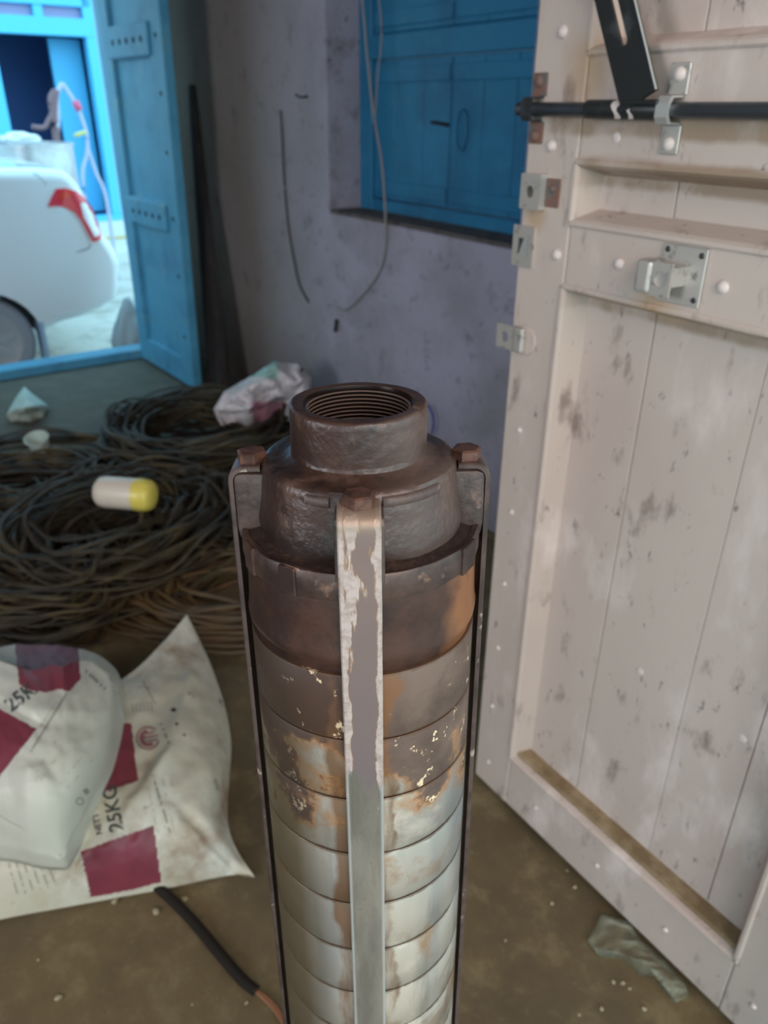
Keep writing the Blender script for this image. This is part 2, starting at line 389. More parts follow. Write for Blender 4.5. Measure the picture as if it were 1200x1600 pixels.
# lever: flat slotted strap rising from the bar
def lever():
    bm = bmesh.new(); a = Vector((.223, 1.408)); b = Vector((.094, 1.65)); d = (b - a).normalized(); n = Vector((-d.y, d.x)); hw = .0275
    def P(t, s): q = a + d * t + n * s; return (q.x, q.y)
    L = (b - a).length
    out = [P(0, -hw), P(L - .01, -hw), P(L, -hw + .01), P(L, hw - .01), P(L - .01, hw), P(0, hw)]
    s0, s1, sw = .075, .155, .0052
    slot = []
    for i in range(9): t = PI * i / 8; slot.append(P(s1 + sw * math.sin(t), sw * math.cos(t) * 1))
    for i in range(9): t = PI * i / 8; slot.append(P(s0 - sw * math.sin(t), -sw * math.cos(t)))
    y0, y1 = -.031, -.026
    # ring of quads between outline (resampled) and slot
    N = 36
    def resamp(poly):
        segs = [(Vector(poly[i]), Vector(poly[(i + 1) % len(poly)])) for i in range(len(poly))]
        tot = sum((q - p).length for p, q in segs); res = []; 
        for k in range(N):
            t = tot * k / N
            for p, q in segs:
                l = (q - p).length
                if t <= l: res.append(p + (q - p) * (t / max(l, 1e-9))); break
                t -= l
        return res
    O = resamp(out); I = resamp(slot)
    best = min(range(N), key=lambda k: sum((O[i] - I[(i + k) % N]).length_squared for i in range(N)))
    I2 = resamp(slot[::-1]); best2 = min(range(N), key=lambda k: sum((O[i] - I2[(i + k) % N]).length_squared for i in range(N)))
    c1 = sum((O[i] - I[(i + best) % N]).length_squared for i in range(N)); c2 = sum((O[i] - I2[(i + best2) % N]).length_squared for i in range(N))
    II = [I[(i + best) % N] for i in range(N)] if c1 < c2 else [I2[(i + best2) % N] for i in range(N)]
    vs = [[bm.verts.new((p.x, y, p.y)) for p in R] for R in (O, II) for y in (y0, y1)]
    for i in range(N):
        j = (i + 1) % N
        bm.faces.new((vs[0][i], vs[0][j], vs[2][j], vs[2][i])); bm.faces.new((vs[1][i], vs[3][i], vs[3][j], vs[1][j]))
        bm.faces.new((vs[0][i], vs[1][i], vs[1][j], vs[0][j])); bm.faces.new((vs[2][i], vs[2][j], vs[3][j], vs[3][i]))
    o = from_bm('lever', bm, M['blackiron'], bar); tag(o, 'black flat lever with a long slot')
    v, f = tube_data([Vector((P(0, -hw)[0], -.0305, P(0, -hw)[1])), Vector((P(L - .01, -hw)[0], -.0305, P(L - .01, -hw)[1]))], .0014, 6); from_py('worn_edge', v, f, M['edge'], bar)
    # foot flange
    box('foot', .194, .252, -.032, -.006, 1.4045, 1.410, M['blackiron'], bar, .001)
lever()
# staples holding the bar
def staple(s, m, up, dn, nm):
    e = empty('bar_staple'); e.parent = door1
    e.location = (s, 0, 1.3985)
    v, f = [], []
    pts = [(0, -.0005, .0165), (0, -.024, .0155), (0, -.029, .008), (0, -.029, -.008), (0, -.024, -.0155), (0, -.0005, -.0165)]
    bm = bmesh.new(); w = .009
    a = [[bm.verts.new((dx, y, z)) for (_, y, z) in pts] for dx in (-w, w)]
    sc = .8
    bq = [[bm.verts.new((dx, y * sc - .0005 * 0, z * .86)) for (_, y, z) in pts] for dx in (-w, w)]
    for i in range(5):
        bm.faces.new((a[0][i], a[0][i + 1], a[1][i + 1], a[1][i])); bm.faces.new((bq[0][i], bq[1][i], bq[1][i + 1], bq[0][i + 1]))
        for k in (0, 1): bm.faces.new((a[k][i], bq[k][i], bq[k][i + 1], a[k][i + 1]))
    from_bm('loop', bm, M['edge'] if m == 'zinc' else M['graybar'], e)
    box('flange', -.014, .014, -.0035, 0, .0165, up, M[m], e, .001); box('flange', -.014, .014, -.0035, 0, -dn, -.0165, M[m], e, .001)
    for z in (up * .68 + .004, -dn * .68 - .004): 
        c = cyl('bolt_head', (0, -.0035, z), .0085, .004, M['rivet'] if m == 'zinc' else M['rustplate'], e, 14, axis='-Y', dome=.006)
staple(.018, 'rustplate', .047, .046, 'a'); staple(.258, 'zinc', .052, .050, 'b')
# square eye bracket with hole
e = empty('eye_bracket'); e.parent = door1; e.location = (.036, 0, 1.287)
def plate_hole(name, cx, cz, w, h, r, y0, y1, m, parent, sq=False, axis='y'):
    bm = bmesh.new(); N = 24; O = []; I = []
    for i in range(N):
        a = 2 * PI * i / N + PI / 4; c, s = math.cos(a), math.sin(a); k = 1 / max(abs(c), abs(s))
        O.append((cx + c * k * w / 2, cz + s * k * h / 2)); I.append((cx + c * r * (k if sq else 1), cz + s * r * (k if sq else 1)))
    vs = [[bm.verts.new((x, y, z)) for x, z in R] for R in (O, I) for y in (y0, y1)]
    for i in range(N):
        j = (i + 1) % N
        bm.faces.new((vs[0][i], vs[0][j], vs[2][j], vs[2][i])); bm.faces.new((vs[1][i], vs[3][i], vs[3][j], vs[1][j]))
        bm.faces.new((vs[0][i], vs[1][i], vs[1][j], vs[0][j])); bm.faces.new((vs[2][i], vs[2][j], vs[3][j], vs[3][i]))
    return from_bm(name, bm, m, parent)
plate_hole('face_plate', -.006, 0, .040, .050, .0085, -.0165, -.013, M['zinc'], e)
for x in (-.026, .011): box('side_flange', x, x + .003, -.016, 0, -.025, .025, M['edge'], e, .0005)
box('fixing_tab', .014, .042, -.003, 0, -.02, .02, M['rustplate'], e, .001)
cyl('screw_head', (.028, -.003, .006), .006, .003, M['rustplate'], e, 12, axis='-Y', dome=.004)
# square plate with square hole
e = empty('strike_plate'); e.parent = door1; e.location = (.012, 0, 1.204)
plate_hole('face_plate', 0, 0, .046, .062, .0125, -.004, 0, M['zinc'], e, True)
box('hole_liner', -.014, .014, -.0012, -.0002, -.0165, .0165, M['graybar'], e)
bm = bmesh.new(); prism(bm, [(-.008, -.012), (.011, -.015), (.011, .017), (.003, .017)], -.0035, -.0012); from_bm('strike_tongue', bm, M['edge'], e)
# hasp plate sticking past the edge
e = empty('hasp'); e.parent = door1; e.location = (.012, 0, 1.057)
plate_hole('hasp_plate', -.014, 0, .040, .040, .009, -.014, -.010, M['zinc'], e)
o = box('knuckle', .006, .028, -.015, -.003, -.021, .021, M['zinc'], e, .004, 2)
cyl('back_disc', (.022, -.0005, 0), .025, .004, M['door'], e, 24, axis='-Y', bev=.001)
# padlock keeper on the lock rail
e = empty('latch_keeper'); e.parent = door1; e.location = (.306, 0, 1.206); tag(e, 'galvanised latch keeper with a round eye')
box('back_plate', -.030, .038, -.004, 0, -.037, .037, M['zinc'], e, .001)
plate_hole('eye_plate', -.004, -.004, .030, .044, .0105, -.034, -.030, M['zinc'], e)
box('barrel', -.046, -.019, -.036, -.012, -.026, .018, M['zinc'], e, .006, 3)
bm = bmesh.new(); prism(bm, [(-.02, -.016), (.012, -.012), (.012, .012), (-.02, .016)], -.03, -.004); from_bm('web', bm, M['zinc'], e)
for q in ((-.022, .03), (.03, .028), (-.02, -.029), (.03, -.028)): cyl('screw_head', (q[0], -.004, q[1]), .004, .002, M['blackiron'], e, 10, axis='-Y', dome=.002)

# ------------------------------------------------------------ blue shutter window (window_1)
w1 = empty('window_1', RM, kind='structure')
x0, x1, z0, z1 = WIN; yb = .15
def wp(name, *a, m=None, bev=.003): return box(name, *a, m or M['blue_win'], w1, bev)
wp('frame_post', x0, x0 + .085, yb, yb + .07, z0, z1); wp('frame_post', x1 - .06, x1, yb, yb + .07, z0, z1)
wp('frame_rail', x0 + .085, x1 - .06, yb, yb + .07, z0, z0 + .055); wp('frame_rail', x0 + .085, x1 - .06, yb, yb + .07, z1 - .07, z1)
wp('transom', x0 + .085, x1 - .06, yb - .004, yb + .07, 1.56, 1.64)
xm = (x0 + x1) / 2 + .01
for a, b in ((x0 + .088, xm - .002), (xm + .002, x1 - .063)):
    for c, d in ((z0 + .058, 1.557), (1.643, z1 - .073)):
        sh = box('shutter', a, b, yb + .018, yb + .05, c, d, M['blue_win'], w1, .002)
        n = 3
        for k in range(n):
            p0 = a + .004 + (b - a - .008) * k / n; p1 = a + .004 + (b - a - .008) * (k + 1) / n - .003
            q = box('plank', p0, p1, yb + .012, yb + .0185, c + .003, d - .003, M['blue_win'], sh, .0015)
        for zz in (c + .02, d - .075): box('batten', a + .01, b - .01, yb + .004, yb + .013, zz, zz + .05, M['blue_win'], sh, .002)
lt = tube('latch', [(xm - .10, yb + .002, 1.352), (xm - .05, yb - .006, 1.35), (xm - .005, yb + .002, 1.345)], .006, M['dark'], w1)
v, f = tube_data([(xm + .07 + .028 * math.cos(t), yb + .004, 1.33 + .065 * math.sin(t)) for t in [i * 2 * PI / 20 for i in range(20)]], .003, 6, closed=True)
from_py('pull_ring', v, f, M['blue_win'], w1, 'all')
M['sill'] = mat('grimy_sill', lin((96, 88, 86)), .9, layers=[(lin((60, 54, 52)), 20, .5, .65)])
struct(box('trim_1', x0 - .0, x1, .0, yb, z0 - .004, z0 + .012, M['sill'], mw=RM))

# ------------------------------------------------------------ street doorway: frame + open blue leaf (door_2)
d2 = empty('door_2', RM, kind='structure')
ya, yc = DOOR2[0], DOOR2[1]
box('threshold', -.13, .012, ya, yc, .0, .055, M['blue'], d2, .004)
box('jamb', -.13, .0, yc - .07, yc, .055, DOOR2[3], M['blue'], d2, .004); box('jamb', -.13, .0, ya, ya + .07, .055, DOOR2[3], M['blue'], d2, .004)
box('head', -.13, .0, ya + .07, yc - .07, DOOR2[3] - .08, DOOR2[3], M['blue'], d2, .004)
FB = onz(221, 558, .02); NBp = onz(304.6, 609, .02); dl = (NBp - FB).normalized()
LM = RI @ (Matrix.Translation(Vector((FB.x, FB.y, 0))) @ Matrix.Rotation(math.atan2(dl.y, dl.x), 4, 'Z'))
lf = empty('leaf'); lf.parent = d2; lf.matrix_local = LM; tag(lf, 'open blue door leaf, racked slightly out of square')
sh_ = lambda p: Vector((p.x + .048 * p.z, p.y, p.z))
LWd = .765
def lp(name, *a, bev=.004): return box(name, *a, M['blue'], lf, bev, 1, fn=sh_)
lp('stile', 0, .125, 0, .048, .02, 2.2); lp('stile', .615, LWd, 0, .048, .02, 2.2)
for c, d in ((.02, .165), (.825, .965), (1.60, 1.745), (2.08, 2.2)): lp('rail', .125, .615, .001, .047, c, d)
for c, d in ((.15, .84), (.95, 1.615), (1.73, 2.09)): lp('panel', .11, .63, .022, .036, c, d, bev=.002)
for c, d in ((.832, .958), (1.607, 1.738)):
    lp('cover_board', .10, .635, -.014, 0, c, d, bev=.003)
    for k in range(5):
        x = .2 + k * .09; z = (c + d) / 2; v = Vector((x, -.014, z)); 
        bm = bmesh.new(); prism(bm, [(x - .012, z), (x, z - .014), (x + .012, z), (x, z + .014)], -.0175, -.012)
        for q in bm.verts: q.co = sh_(q.co)
        from_bm('stud', bm, M['dark'], lf)
for z in (.3, .62, .9, 1.2, 1.45, 1.68):
    x = .70 + .048 * z; cyl('nail_head', (x, 0, z), .011, .005, M['dark'], lf, 10, axis='-Y', dome=.005)

# ------------------------------------------------------------ submersible pump
PT = Vector((-.0147, .4065, 1.2555))                       # centre of the outlet rim
lean = Matrix.Rotation(math.radians(-2.0), 4, 'X') @ Matrix.Rotation(math.radians(-.65), 4, 'Y')
PLEN = 1.2535
# root at the foot; local z=PLEN is the rim
PM = Matrix.Translation(PT) @ lean @ Matrix.Translation((0, 0, -PLEN))
PM.translation.z += 0
pump = empty('submersible_pump', PM, 'tall oily brown and steel cylindrical water pump standing upright in the doorway', 'pump')
# coordinates below: z measured so that rim = PLEN
castbase = lin((84, 62, 54))
M['cast'] = mat('oily_cast_iron', lin((66, 46, 38)), .36, .12, layers=[(lin((46, 31, 26)), 22, .42, .62), (lin((98, 74, 64)), 40, .56, .74), (lin((30, 21, 18)), 70, .58, .70)], bump=(160, .55, .0016), coord=pump)
q = NB(M['cast']); v = q.coord(pump); X = q.xyz(v); src = q.b.inputs['Base Color'].links[0].from_socket
n_ = q.noise(v, 60, 6, .7); c = q.mix(q.math('MULTIPLY', q.ramp(q.math('ADD', X['Z'], q.math('MULTIPLY', n_, .02)), 1.214, 1.200), .9), src, lin((40, 28, 24)))
c = q.mix(q.math('MULTIPLY', q.math('MULTIPLY', q.ramp(X['X'], .005, .03), q.ramp(X['Y'], 0, -.02)), .45), c, lin((112, 94, 86)))  # right front painted lighter, standing in for the light on it
q.L.new(c, q.b.inputs['Base Color'])
M['lugm'] = mat('grimy_cast_lug', lin((82, 66, 60)), .5, .12, layers=[(lin((46, 34, 30)), 35, .45, .62), (lin((130, 98, 82)), 60, .58, .72)], bump=(220, .5, .0012), coord=pump)
M['groove'] = mat('oil_soaked_groove', lin((44, 31, 26)), .45, .1, layers=[(lin((72, 52, 42)), 90, .5, .7)], bump=(200, .8, .002), coord=pump)
M['bolt'] = mat('brown_bolt', lin((112, 78, 66)), .38, .5, layers=[(lin((70, 50, 44)), 90, .45, .6)], coord=pump)
def copper_mat():
    m = mat('rusty_copper_band', (.1, .05, .03), .42, .45); q = NB(m); v = q.coord(pump); X = q.xyz(v)
    n1 = q.noise(v, 26, 8, .65); n2 = q.noise(v, 110, 5, .7)
    c = q.mix(q.ramp(n1, .4, .62), lin((82, 55, 44)), lin((56, 39, 34)))
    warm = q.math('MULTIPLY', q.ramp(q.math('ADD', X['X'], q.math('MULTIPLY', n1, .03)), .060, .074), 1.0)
    c = q.mix(q.math('MULTIPLY', warm, .7), c, lin((178, 118, 76)))  # orange highlight painted into the colour of the band's right side
    c = q.mix(q.math('MULTIPLY', q.ramp(n2, .58, .7), .6), c, lin((50, 38, 34)))
    q.L.new(c, q.b.inputs['Base Color'])
    bp = q.n.new('ShaderNodeBump'); bp.inputs['Strength'].default_value = .4; bp.inputs['Distance'].default_value = .001
    q.L.new(n2, bp.inputs['Height']); q.L.new(bp.outputs[0], q.b.inputs['Normal']); return m
M['copper'] = copper_mat()
M['ring'] = mat('machined_ring', lin((84, 63, 54)), .42, .3, layers=[(lin((52, 37, 32)), 24, .42, .6), (lin((140, 108, 90)), 60, .6, .72)], bump=(200, .3, .001), coord=pump)
def stage_mat():
    m = mat('stained_steel_casing', (.3, .3, .3), .4, .55); q = NB(m); v = q.coord(pump); X = q.xyz(v)
    n1 = q.noise(v, 16, 9, .62); n2 = q.noise(v, 60, 6, .7); n3 = q.noise(v, 30, 6, .6, stretch=(1, 1, .2)); ns = q.noise(v, 9, 3, .5, stretch=(1.5, 1.5, .25))
    steel = q.mix(q.ramp(ns, .4, .6), lin((192, 180, 164)), lin((142, 140, 136)))
    steel = q.mix(q.math('MULTIPLY', q.ramp(n3, .55, .68), .6), steel, lin((112, 108, 100)))
    steel = q.mix(q.math('MULTIPLY', q.ramp(n1, .57, .66), .75), steel, lin((150, 112, 76)))
    # brown oily paint left on the upper stages, patchy lower edge
    h = q.math('ADD', X['Z'], q.math('MULTIPLY', n1, .34)); h = q.math('ADD', h, q.math('MULTIPLY', n2, .05))
    painted = q.ramp(h, 1.226, 1.234)
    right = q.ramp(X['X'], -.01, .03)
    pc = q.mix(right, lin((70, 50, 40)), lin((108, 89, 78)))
    pc = q.mix(q.math('MULTIPLY', q.ramp(n1, .5, .66), .6), pc, lin((58, 42, 34)))
    chips = q.ramp(q.math('ADD', n2, q.math('MULTIPLY', n1, .25)), .755, .77)
    pc = q.mix(chips, pc, lin((224, 196, 160)))
    # bright bare patch on the right and an orange one on the left, high up
    c = q.mix(painted, steel, pc)
    edge = q.math('MULTIPLY', q.ramp(h, 1.200, 1.226), q.ramp(h, 1.246, 1.230))
    c = q.mix(q.math('MULTIPLY', edge, .7), c, lin((170, 122, 78)))
    # rust running beside the front strap
    ax = q.math('ABSOLUTE', q.math('ADD', X['X'], q.math('MULTIPLY', q.math('SUBTRACT', n1, .5), .012)))
    rs = q.math('MULTIPLY', q.math('MULTIPLY', q.ramp(q.math('ADD', ax, q.math('MULTIPLY', q.math('SUBTRACT', n1, .5), .035)), .0200, .0165), q.ramp(X['Y'], 0, -.02)), q.ramp(n3, .40, .54))
    blot_ = q.noise(v, 7, 7, .68, stretch=(1, 1, 1.6)); c = q.mix(q.math('MULTIPLY', q.math('MULTIPLY', q.ramp(blot_, .55, .62), q.ramp(painted, 1, 0)), .55), c, lin((118, 88, 60)))
    c = q.mix(q.math('MULTIPLY', q.math('MULTIPLY', q.ramp(blot_, .43, .36), q.ramp(painted, 1, 0)), .5), c, lin((226, 214, 196)))
    c = q.mix(q.math('MULTIPLY', rs, .85), c, lin((116, 80, 50)))
    own = q.xyz(q.coord())['Z']; dseam = q.math('MINIMUM', q.math('ABSOLUTE', own), q.math('ABSOLUTE', q.math('ADD', own, .0455)))
    c = q.mix(q.math('MULTIPLY', q.ramp(q.math('ADD', dseam, q.math('MULTIPLY', q.math('SUBTRACT', n2, .5), .006)), .0016, .0004), .8), c, lin((84, 60, 42)))
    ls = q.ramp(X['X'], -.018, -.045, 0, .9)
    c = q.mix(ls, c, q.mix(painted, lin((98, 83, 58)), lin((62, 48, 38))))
    q.L.new(c, q.b.inputs['Base Color'])
    q.L.new(q.ramp(painted, 0, 1, .45, 0), q.b.inputs['Metallic']); q.L.new(q.ramp(painted, 0, 1, .5, .3), q.b.inputs['Specular IOR Level']); q.L.new(q.math('ADD', q.ramp(n1, .3, .7, .26, .48), q.ramp(painted, 0, 1, 0, .14)), q.b.inputs['Roughness'])
    bp = q.n.new('ShaderNodeBump'); bp.inputs['Strength'].default_value = .25; bp.inputs['Distance'].default_value = .0008
    q.L.new(q.math('ADD', painted, n2), bp.inputs['Height']); q.L.new(bp.outputs[0], q.b.inputs['Normal']); return m
M['stage'] = stage_mat()
def strap_mat():
    m = mat('chipped_strap', (.3, .3, .3), .4, .35); q = NB(m); v = q.coord(); X = q.xyz(v)
    n1 = q.noise(v, 34, 9, .65); n2 = q.noise(v, 120, 6, .7); nl = q.noise(v, 18, 5, .6, stretch=(2.2, 1, .45))
    paint = q.mix(q.ramp(X['Z'], .9, 1.18), lin((96, 90, 94)), lin((124, 104, 98)))
    bare = q.mix(q.ramp(n2, .45, .65), lin((186, 168, 160)), lin((150, 130, 120)))
    ax = q.math('ABSOLUTE', X['X'])
    e = q.math('ADD', ax, q.math('MULTIPLY', q.math('SUBTRACT', n1, .5), .010))
    bm_ = q.ramp(e, .0076, .0083)
    patch = q.ramp(nl, .56, .575)
    k = q.math('MAXIMUM', bm_, patch)
    c = q.mix(k, paint, bare)
    rim = q.math('MULTIPLY', q.ramp(k, .02, .5), q.ramp(k, .98, .5)); c = q.mix(q.math('MULTIPLY', rim, .8), c, lin((150, 112, 72)))
    # lower part is bare dull grey steel
    low = q.ramp(q.math('ADD', X['Z'], q.math('ADD', q.math('MULTIPLY', n1, .10), q.math('MULTIPLY', nl, .30))), 1.245, 1.225)
    dull = q.mix(q.ramp(nl, .42, .6), lin((104, 98, 88)), lin((132, 124, 112)))
    dull = q.mix(q.math('MULTIPLY', q.ramp(n2, .6, .7), .5), dull, lin((84, 80, 72)))
    dull = q.mix(q.math('MULTIPLY', q.ramp(ax, .0088, .0102), .7), dull, lin((176, 176, 172)))
    c = q.mix(low, c, dull)
    top = q.ramp(q.math('ADD', X['Z'], q.math('MULTIPLY', n1, .01)), 1.212, 1.2165); c = q.mix(q.math('MULTIPLY', top, .8), c, lin((136, 114, 96)))
    q.L.new(c, q.b.inputs['Base Color']); q.L.new(q.ramp(n1, .3, .7, .3, .55), q.b.inputs['Roughness'])
    bp = q.n.new('ShaderNodeBump'); bp.inputs['Strength'].default_value = .3; bp.inputs['Distance'].default_value = .0006
    q.L.new(q.math('SUBTRACT', n2, k), bp.inputs['Height']); q.L.new(bp.outputs[0], q.b.inputs['Normal']); return m
M['strap'] = strap_mat()

def rough_fn(amp, sc=60):
    def fn(p):
        r = math.hypot(p.x, p.y)
        if r < 1e-5: return p
        k = 1 + amp / r * noise.noise(Vector((p.x * sc, p.y * sc, p.z * sc * .8)))
        return Vector((p.x * k, p.y * k, p.z + amp * .4 * noise.noise(Vector((p.x * sc, p.y * sc, 7)))))
    return fn
# outlet collar with inner thread
Z = PLEN; prof = []
prof += [(.0382, Z - .034), (.0384, Z - .0275)]
for k in range(6): prof.append((.0386, Z - .0275 + k * .0045))
prof += [(.0386, Z - .0018), (.0378, Z - .0004), (.0368, Z), (.0316, Z), (.0311, Z - .0003)]
thr = []
z = Z - .002
for k in range(17):
    thr += [(.0308, z), (.0308, z - .0003), (.0284, z - .0010), (.0284, z - .0014)]; z -= .0024
prof += thr + [(.0275, z - .002), (.0275, z - .03)]
def colfn(p):
    r = math.hypot(p.x, p.y); a = math.atan2(p.y, p.x)
    if r < .0318: return p
    q = rough_fn(.0007, 55)(p)
    # small chip on the rim, right front
    if p.z > Z - .003:
        d = abs(((a + .35 + PI) % (2 * PI)) - PI)
        if d < .16: q = Vector((q.x * (1 - .02 * (1 - d / .16)), q.y * (1 - .02 * (1 - d / .16)), q.z - .0022 * (1 - d / .16)))
    return q
M['thread'] = mat('oily_thread', lin((120, 100, 90)), .28, .6, coord=pump)
q = NB(M['thread']); X = q.xyz(q.coord(pump)); rr_ = q.math('SQRT', q.math('ADD', q.math('MULTIPLY', X['X'], X['X']), q.math('MULTIPLY', X['Y'], X['Y'])))
q.L.new(q.mix(q.ramp(rr_, .0288, .0296), lin((150, 130, 118)), lin((38, 28, 25))), q.b.inputs['Base Color'])
def lathe_open(name, prof, m, seg, fn=None, parent=pump, smooth=True):
    v, f = [], []; k = len(prof)
    for i in range(seg):
        a = 2 * PI * i / seg
        for r, z in prof:
            p = Vector((r * math.cos(a), r * math.sin(a), z)); v.append(fn(p) if fn else p)
    for i in range(seg):
        j = (i + 1) % seg
        for q in range(k - 1): f.append((i * k + q, j * k + q, j * k + q + 1, i * k + q + 1))
    return from_py(name, v, f, m, parent, smooth)
n_out = len(prof) - len(thr) - 2
o = lathe_open('outlet_collar', prof[:n_out], M['cast'], 160, colfn); tag(o, 'short rough cast outlet collar with a thick rim')
o = lathe_open('inner_thread', [prof[n_out - 1]] + thr + [(.0275, z - .002), (.0275, z - .045), (0.0, z - .046)], M['thread'], 128); tag(o, 'dark oily screw thread inside the outlet')
# head casting: shoulder, bell, lower lip
zs = Z - .0275
hp = [(.0384, Z - .024), (.0392, zs - .0005), (.0420, zs - .0022), (.047, zs - .0030), (.0515, zs - .0032), (.0545, zs - .0045), (.0560, zs - .0075), (.0562, zs - .012),
      (.0566, zs - .0135), (.0575, zs - .022), (.0590, zs - .030), (.0602, zs - .036), (.0600, zs - .039), (.0585, zs - .042), (.0580, zs - .056)]
def headfn(p):
    q = rough_fn(.0009, 45)(p); a = math.atan2(p.y, p.x)
    # hollows between lugs near the lower lip
    c = math.cos(2 * a) ** 2
    lz = (p.z - (zs - .043)) / .012
    if abs(lz) < 1:
        q.z -= .006 * (1 - c) * (1 - lz * lz)
    return q
dense = []
for (r0_, z0_), (r1_, z1_) in zip(hp, hp[1:]):
    n = max(1, int(abs(z1_ - z0_) / .0025) + 1)
    for i in range(n): t = i / n; dense.append((r0_ + (r1_ - r0_) * t, z0_ + (z1_ - z0_) * t))
dense.append(hp[-1])
o = lathe_open('head_casting', dense, M['cast'], 180, headfn); tag(o, 'oily brown bell-shaped head casting')
# cast pad near the front
for a0, a1 in ((-118, -104), (-76, -40)):
    v, f = [], []; n = 10
    for i in range(n + 1):
        a = math.radians(a0 + (a1 - a0) * i / n)
        for r, zz in ((.0552, zs - .0065), (.0574, zs - .0070), (.0580, zs - .0115), (.0560, zs - .013)):
            v.append((r * math.cos(a), r * math.sin(a), zz))
    for i in range(n):
        for q in range(3): f.append((i * 4 + q, i * 4 + q + 1, i * 4 + q + 5, i * 4 + q + 4))
    f += [(0, 1, 2, 3), tuple(n * 4 + q for q in (3, 2, 1, 0))]
    from_py('cast_pad', v, f, M['lugm'], pump, 'all')
# lower rings
lathe_open('oil_groove', [(.0570, zs - .0425), (.0640, zs - .0445), (.0685, zs - .0455), (.0690, zs - .055)], M['groove'], 96)
o = lathe_open('machined_ring', [(.0665, zs - .0445), (.0695, zs - .0440), (.0704, zs - .0455), (.0706, zs - .058), (.0700, zs - .060), (.0685, zs - .0605)], M['ring'], 128, rough_fn(.0007, 70)); tag(o, 'grey-brown machined ring')
o = lathe_open('copper_band', [(.0680, zs - .058), (.0688, zs - .061), (.0690, zs - .078), (.0696, zs - .092), (.0706, zs - .096), (.0702, zs - .100), (.0676, zs - .104), (.0674, zs - .111)], M['copper'], 128, rough_fn(.0004, 40)); tag(o, 'rusty copper-coloured band')
# ragged tar lips in the groove (the recess seen at the right front)
# notches on the ring
for ang, w in ((-30, 7), (-150, 6), (-122, 5)):
    a = math.radians(ang); bm = bmesh.new(); bbox(bm, -.0011 * w, .0011 * w, -.0012, .0012, -.0085, .0085, .0006)
    R = Matrix.Translation((.0703 * math.cos(a), .0703 * math.sin(a), zs - .0525)) @ Matrix.Rotation(a + PI / 2, 4, 'Z')
    o = from_bm('notch_tab', bm, M['ring'], pump); o.matrix_local = R
# stage casings down the pump
ztop = zs - .1085; hgt = .0455
sp = [(.0670, .0), (.0692, -.0001), (.0695, -.0005), (.0695, -hgt + .0005), (.0692, -hgt + .0001), (.0670, -hgt)]
st0 = None; zc = ztop
for k in range(16):
    if st0 is None:
        v, f = [], []; kk = len(sp); seg = 96
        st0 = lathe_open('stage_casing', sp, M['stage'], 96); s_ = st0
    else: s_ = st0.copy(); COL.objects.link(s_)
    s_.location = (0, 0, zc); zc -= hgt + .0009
lathe_open('inner_barrel', [(.0664, ztop + .01), (.0664, .02)], M['groove'], 48)
M['motor'] = mat('motor_shell', lin((150, 148, 142)), .4, .5, layers=[(lin((120, 92, 66)), 14, .55, .7)], coord=pump)
lathe('motor_shell', [(0, .012), (.060, .012), (.064, .018), (.067, .03), (.067, zc - .004), (.0640, zc - .001)], M['motor'], pump, 64)
# lugs, straps, bolts
def lug_mesh():
    bm = bmesh.new(); zt = zs - .0105
    N = 7
    # side profile in (radius, z), rounded outer top corner, sloping underside
    prf = [(.046, zt - .0005), (.066, zt), (.0698, zt - .001), (.0710, zt - .004), (.0712, zt - .034), (.0700, zt - .040), (.060, zt - .046), (.046, zt - .046)]
    a = [bm.verts.new((-.0128, -r, z)) for r, z in prf]; b = [bm.verts.new((.0128, -r, z)) for r, z in prf]
    bm.faces.new(a); bm.faces.new(b[::-1])
    for i in range(len(prf)): bm.faces.new((a[i], b[i], b[(i + 1) % len(prf)], a[(i + 1) % len(prf)]))
    bmesh.ops.bevel(bm, geom=list(bm.edges), offset=.0012, segments=2, affect='EDGES', profile=.5)
    bmesh.ops.subdivide_edges(bm, edges=list(bm.edges), cuts=2, use_grid_fill=True)
    for v in bm.verts: v.co += Vector((1, 1, 1)) * .0004 * noise.noise(v.co * 180)
    return bm
def strap_mesh():
    zt = zs - .0105; w = .0111; th = .0030
    path = [(.0560, zt + .0008), (.0655, zt + .0008)]
    for i in range(1, 7): t = PI / 2 * i / 6; path.append((.0655 + .0062 * math.sin(t), zt + .0008 - .0062 * (1 - math.cos(t))))
    zz = zt - .012
    while zz > .06: path.append((.0717, zz)); zz -= .012
    # local: outward = -y
    bm = bmesh.new(); rows = []
    for i, (r, z) in enumerate(path):
        a = path[max(i - 1, 0)]; b = path[min(i + 1, len(path) - 1)]; d = Vector((b[0] - a[0], b[1] - a[1])).normalized(); n = Vector((-d.y, d.x))
        wob = .0002 * noise.noise(Vector((0, 0, z * 40)))
        row = []
        for x, t in ((-w, 0), (-w, th * .75), (-w + .0008, th), (0, th + .0001), (w - .0008, th), (w, th * .75), (w, 0)):
            row.append(bm.verts.new((x + wob, -(r + n.x * t), z + n.y * t)))
        rows.append(row)
    for r0_, r1_ in zip(rows, rows[1:]):
        for q in range(7): bm.faces.new((r0_[q], r0_[(q + 1) % 7], r1_[(q + 1) % 7], r1_[q]))
    bm.faces.new(rows[0]); bm.faces.new(rows[-1][::-1])
    return bm
def hexbolt():
    bm = bmesh.new(); r = .0088; h = .0062
    ring = lambda rr, z: [bm.verts.new((rr * math.cos(i * PI / 3 + .3), rr * math.sin(i * PI / 3 + .3), z)) for i in range(6)]
    A, B, Cc = ring(r, 0), ring(r, h - .001), ring(r * .86, h)
    for P, Q in ((A, B), (B, Cc)):
        for i in range(6): bm.faces.new((P[i], P[(i + 1) % 6], Q[(i + 1) % 6], Q[i]))
    bm.faces.new(Cc); bm.faces.new(A[::-1]); return bm
protos = {}
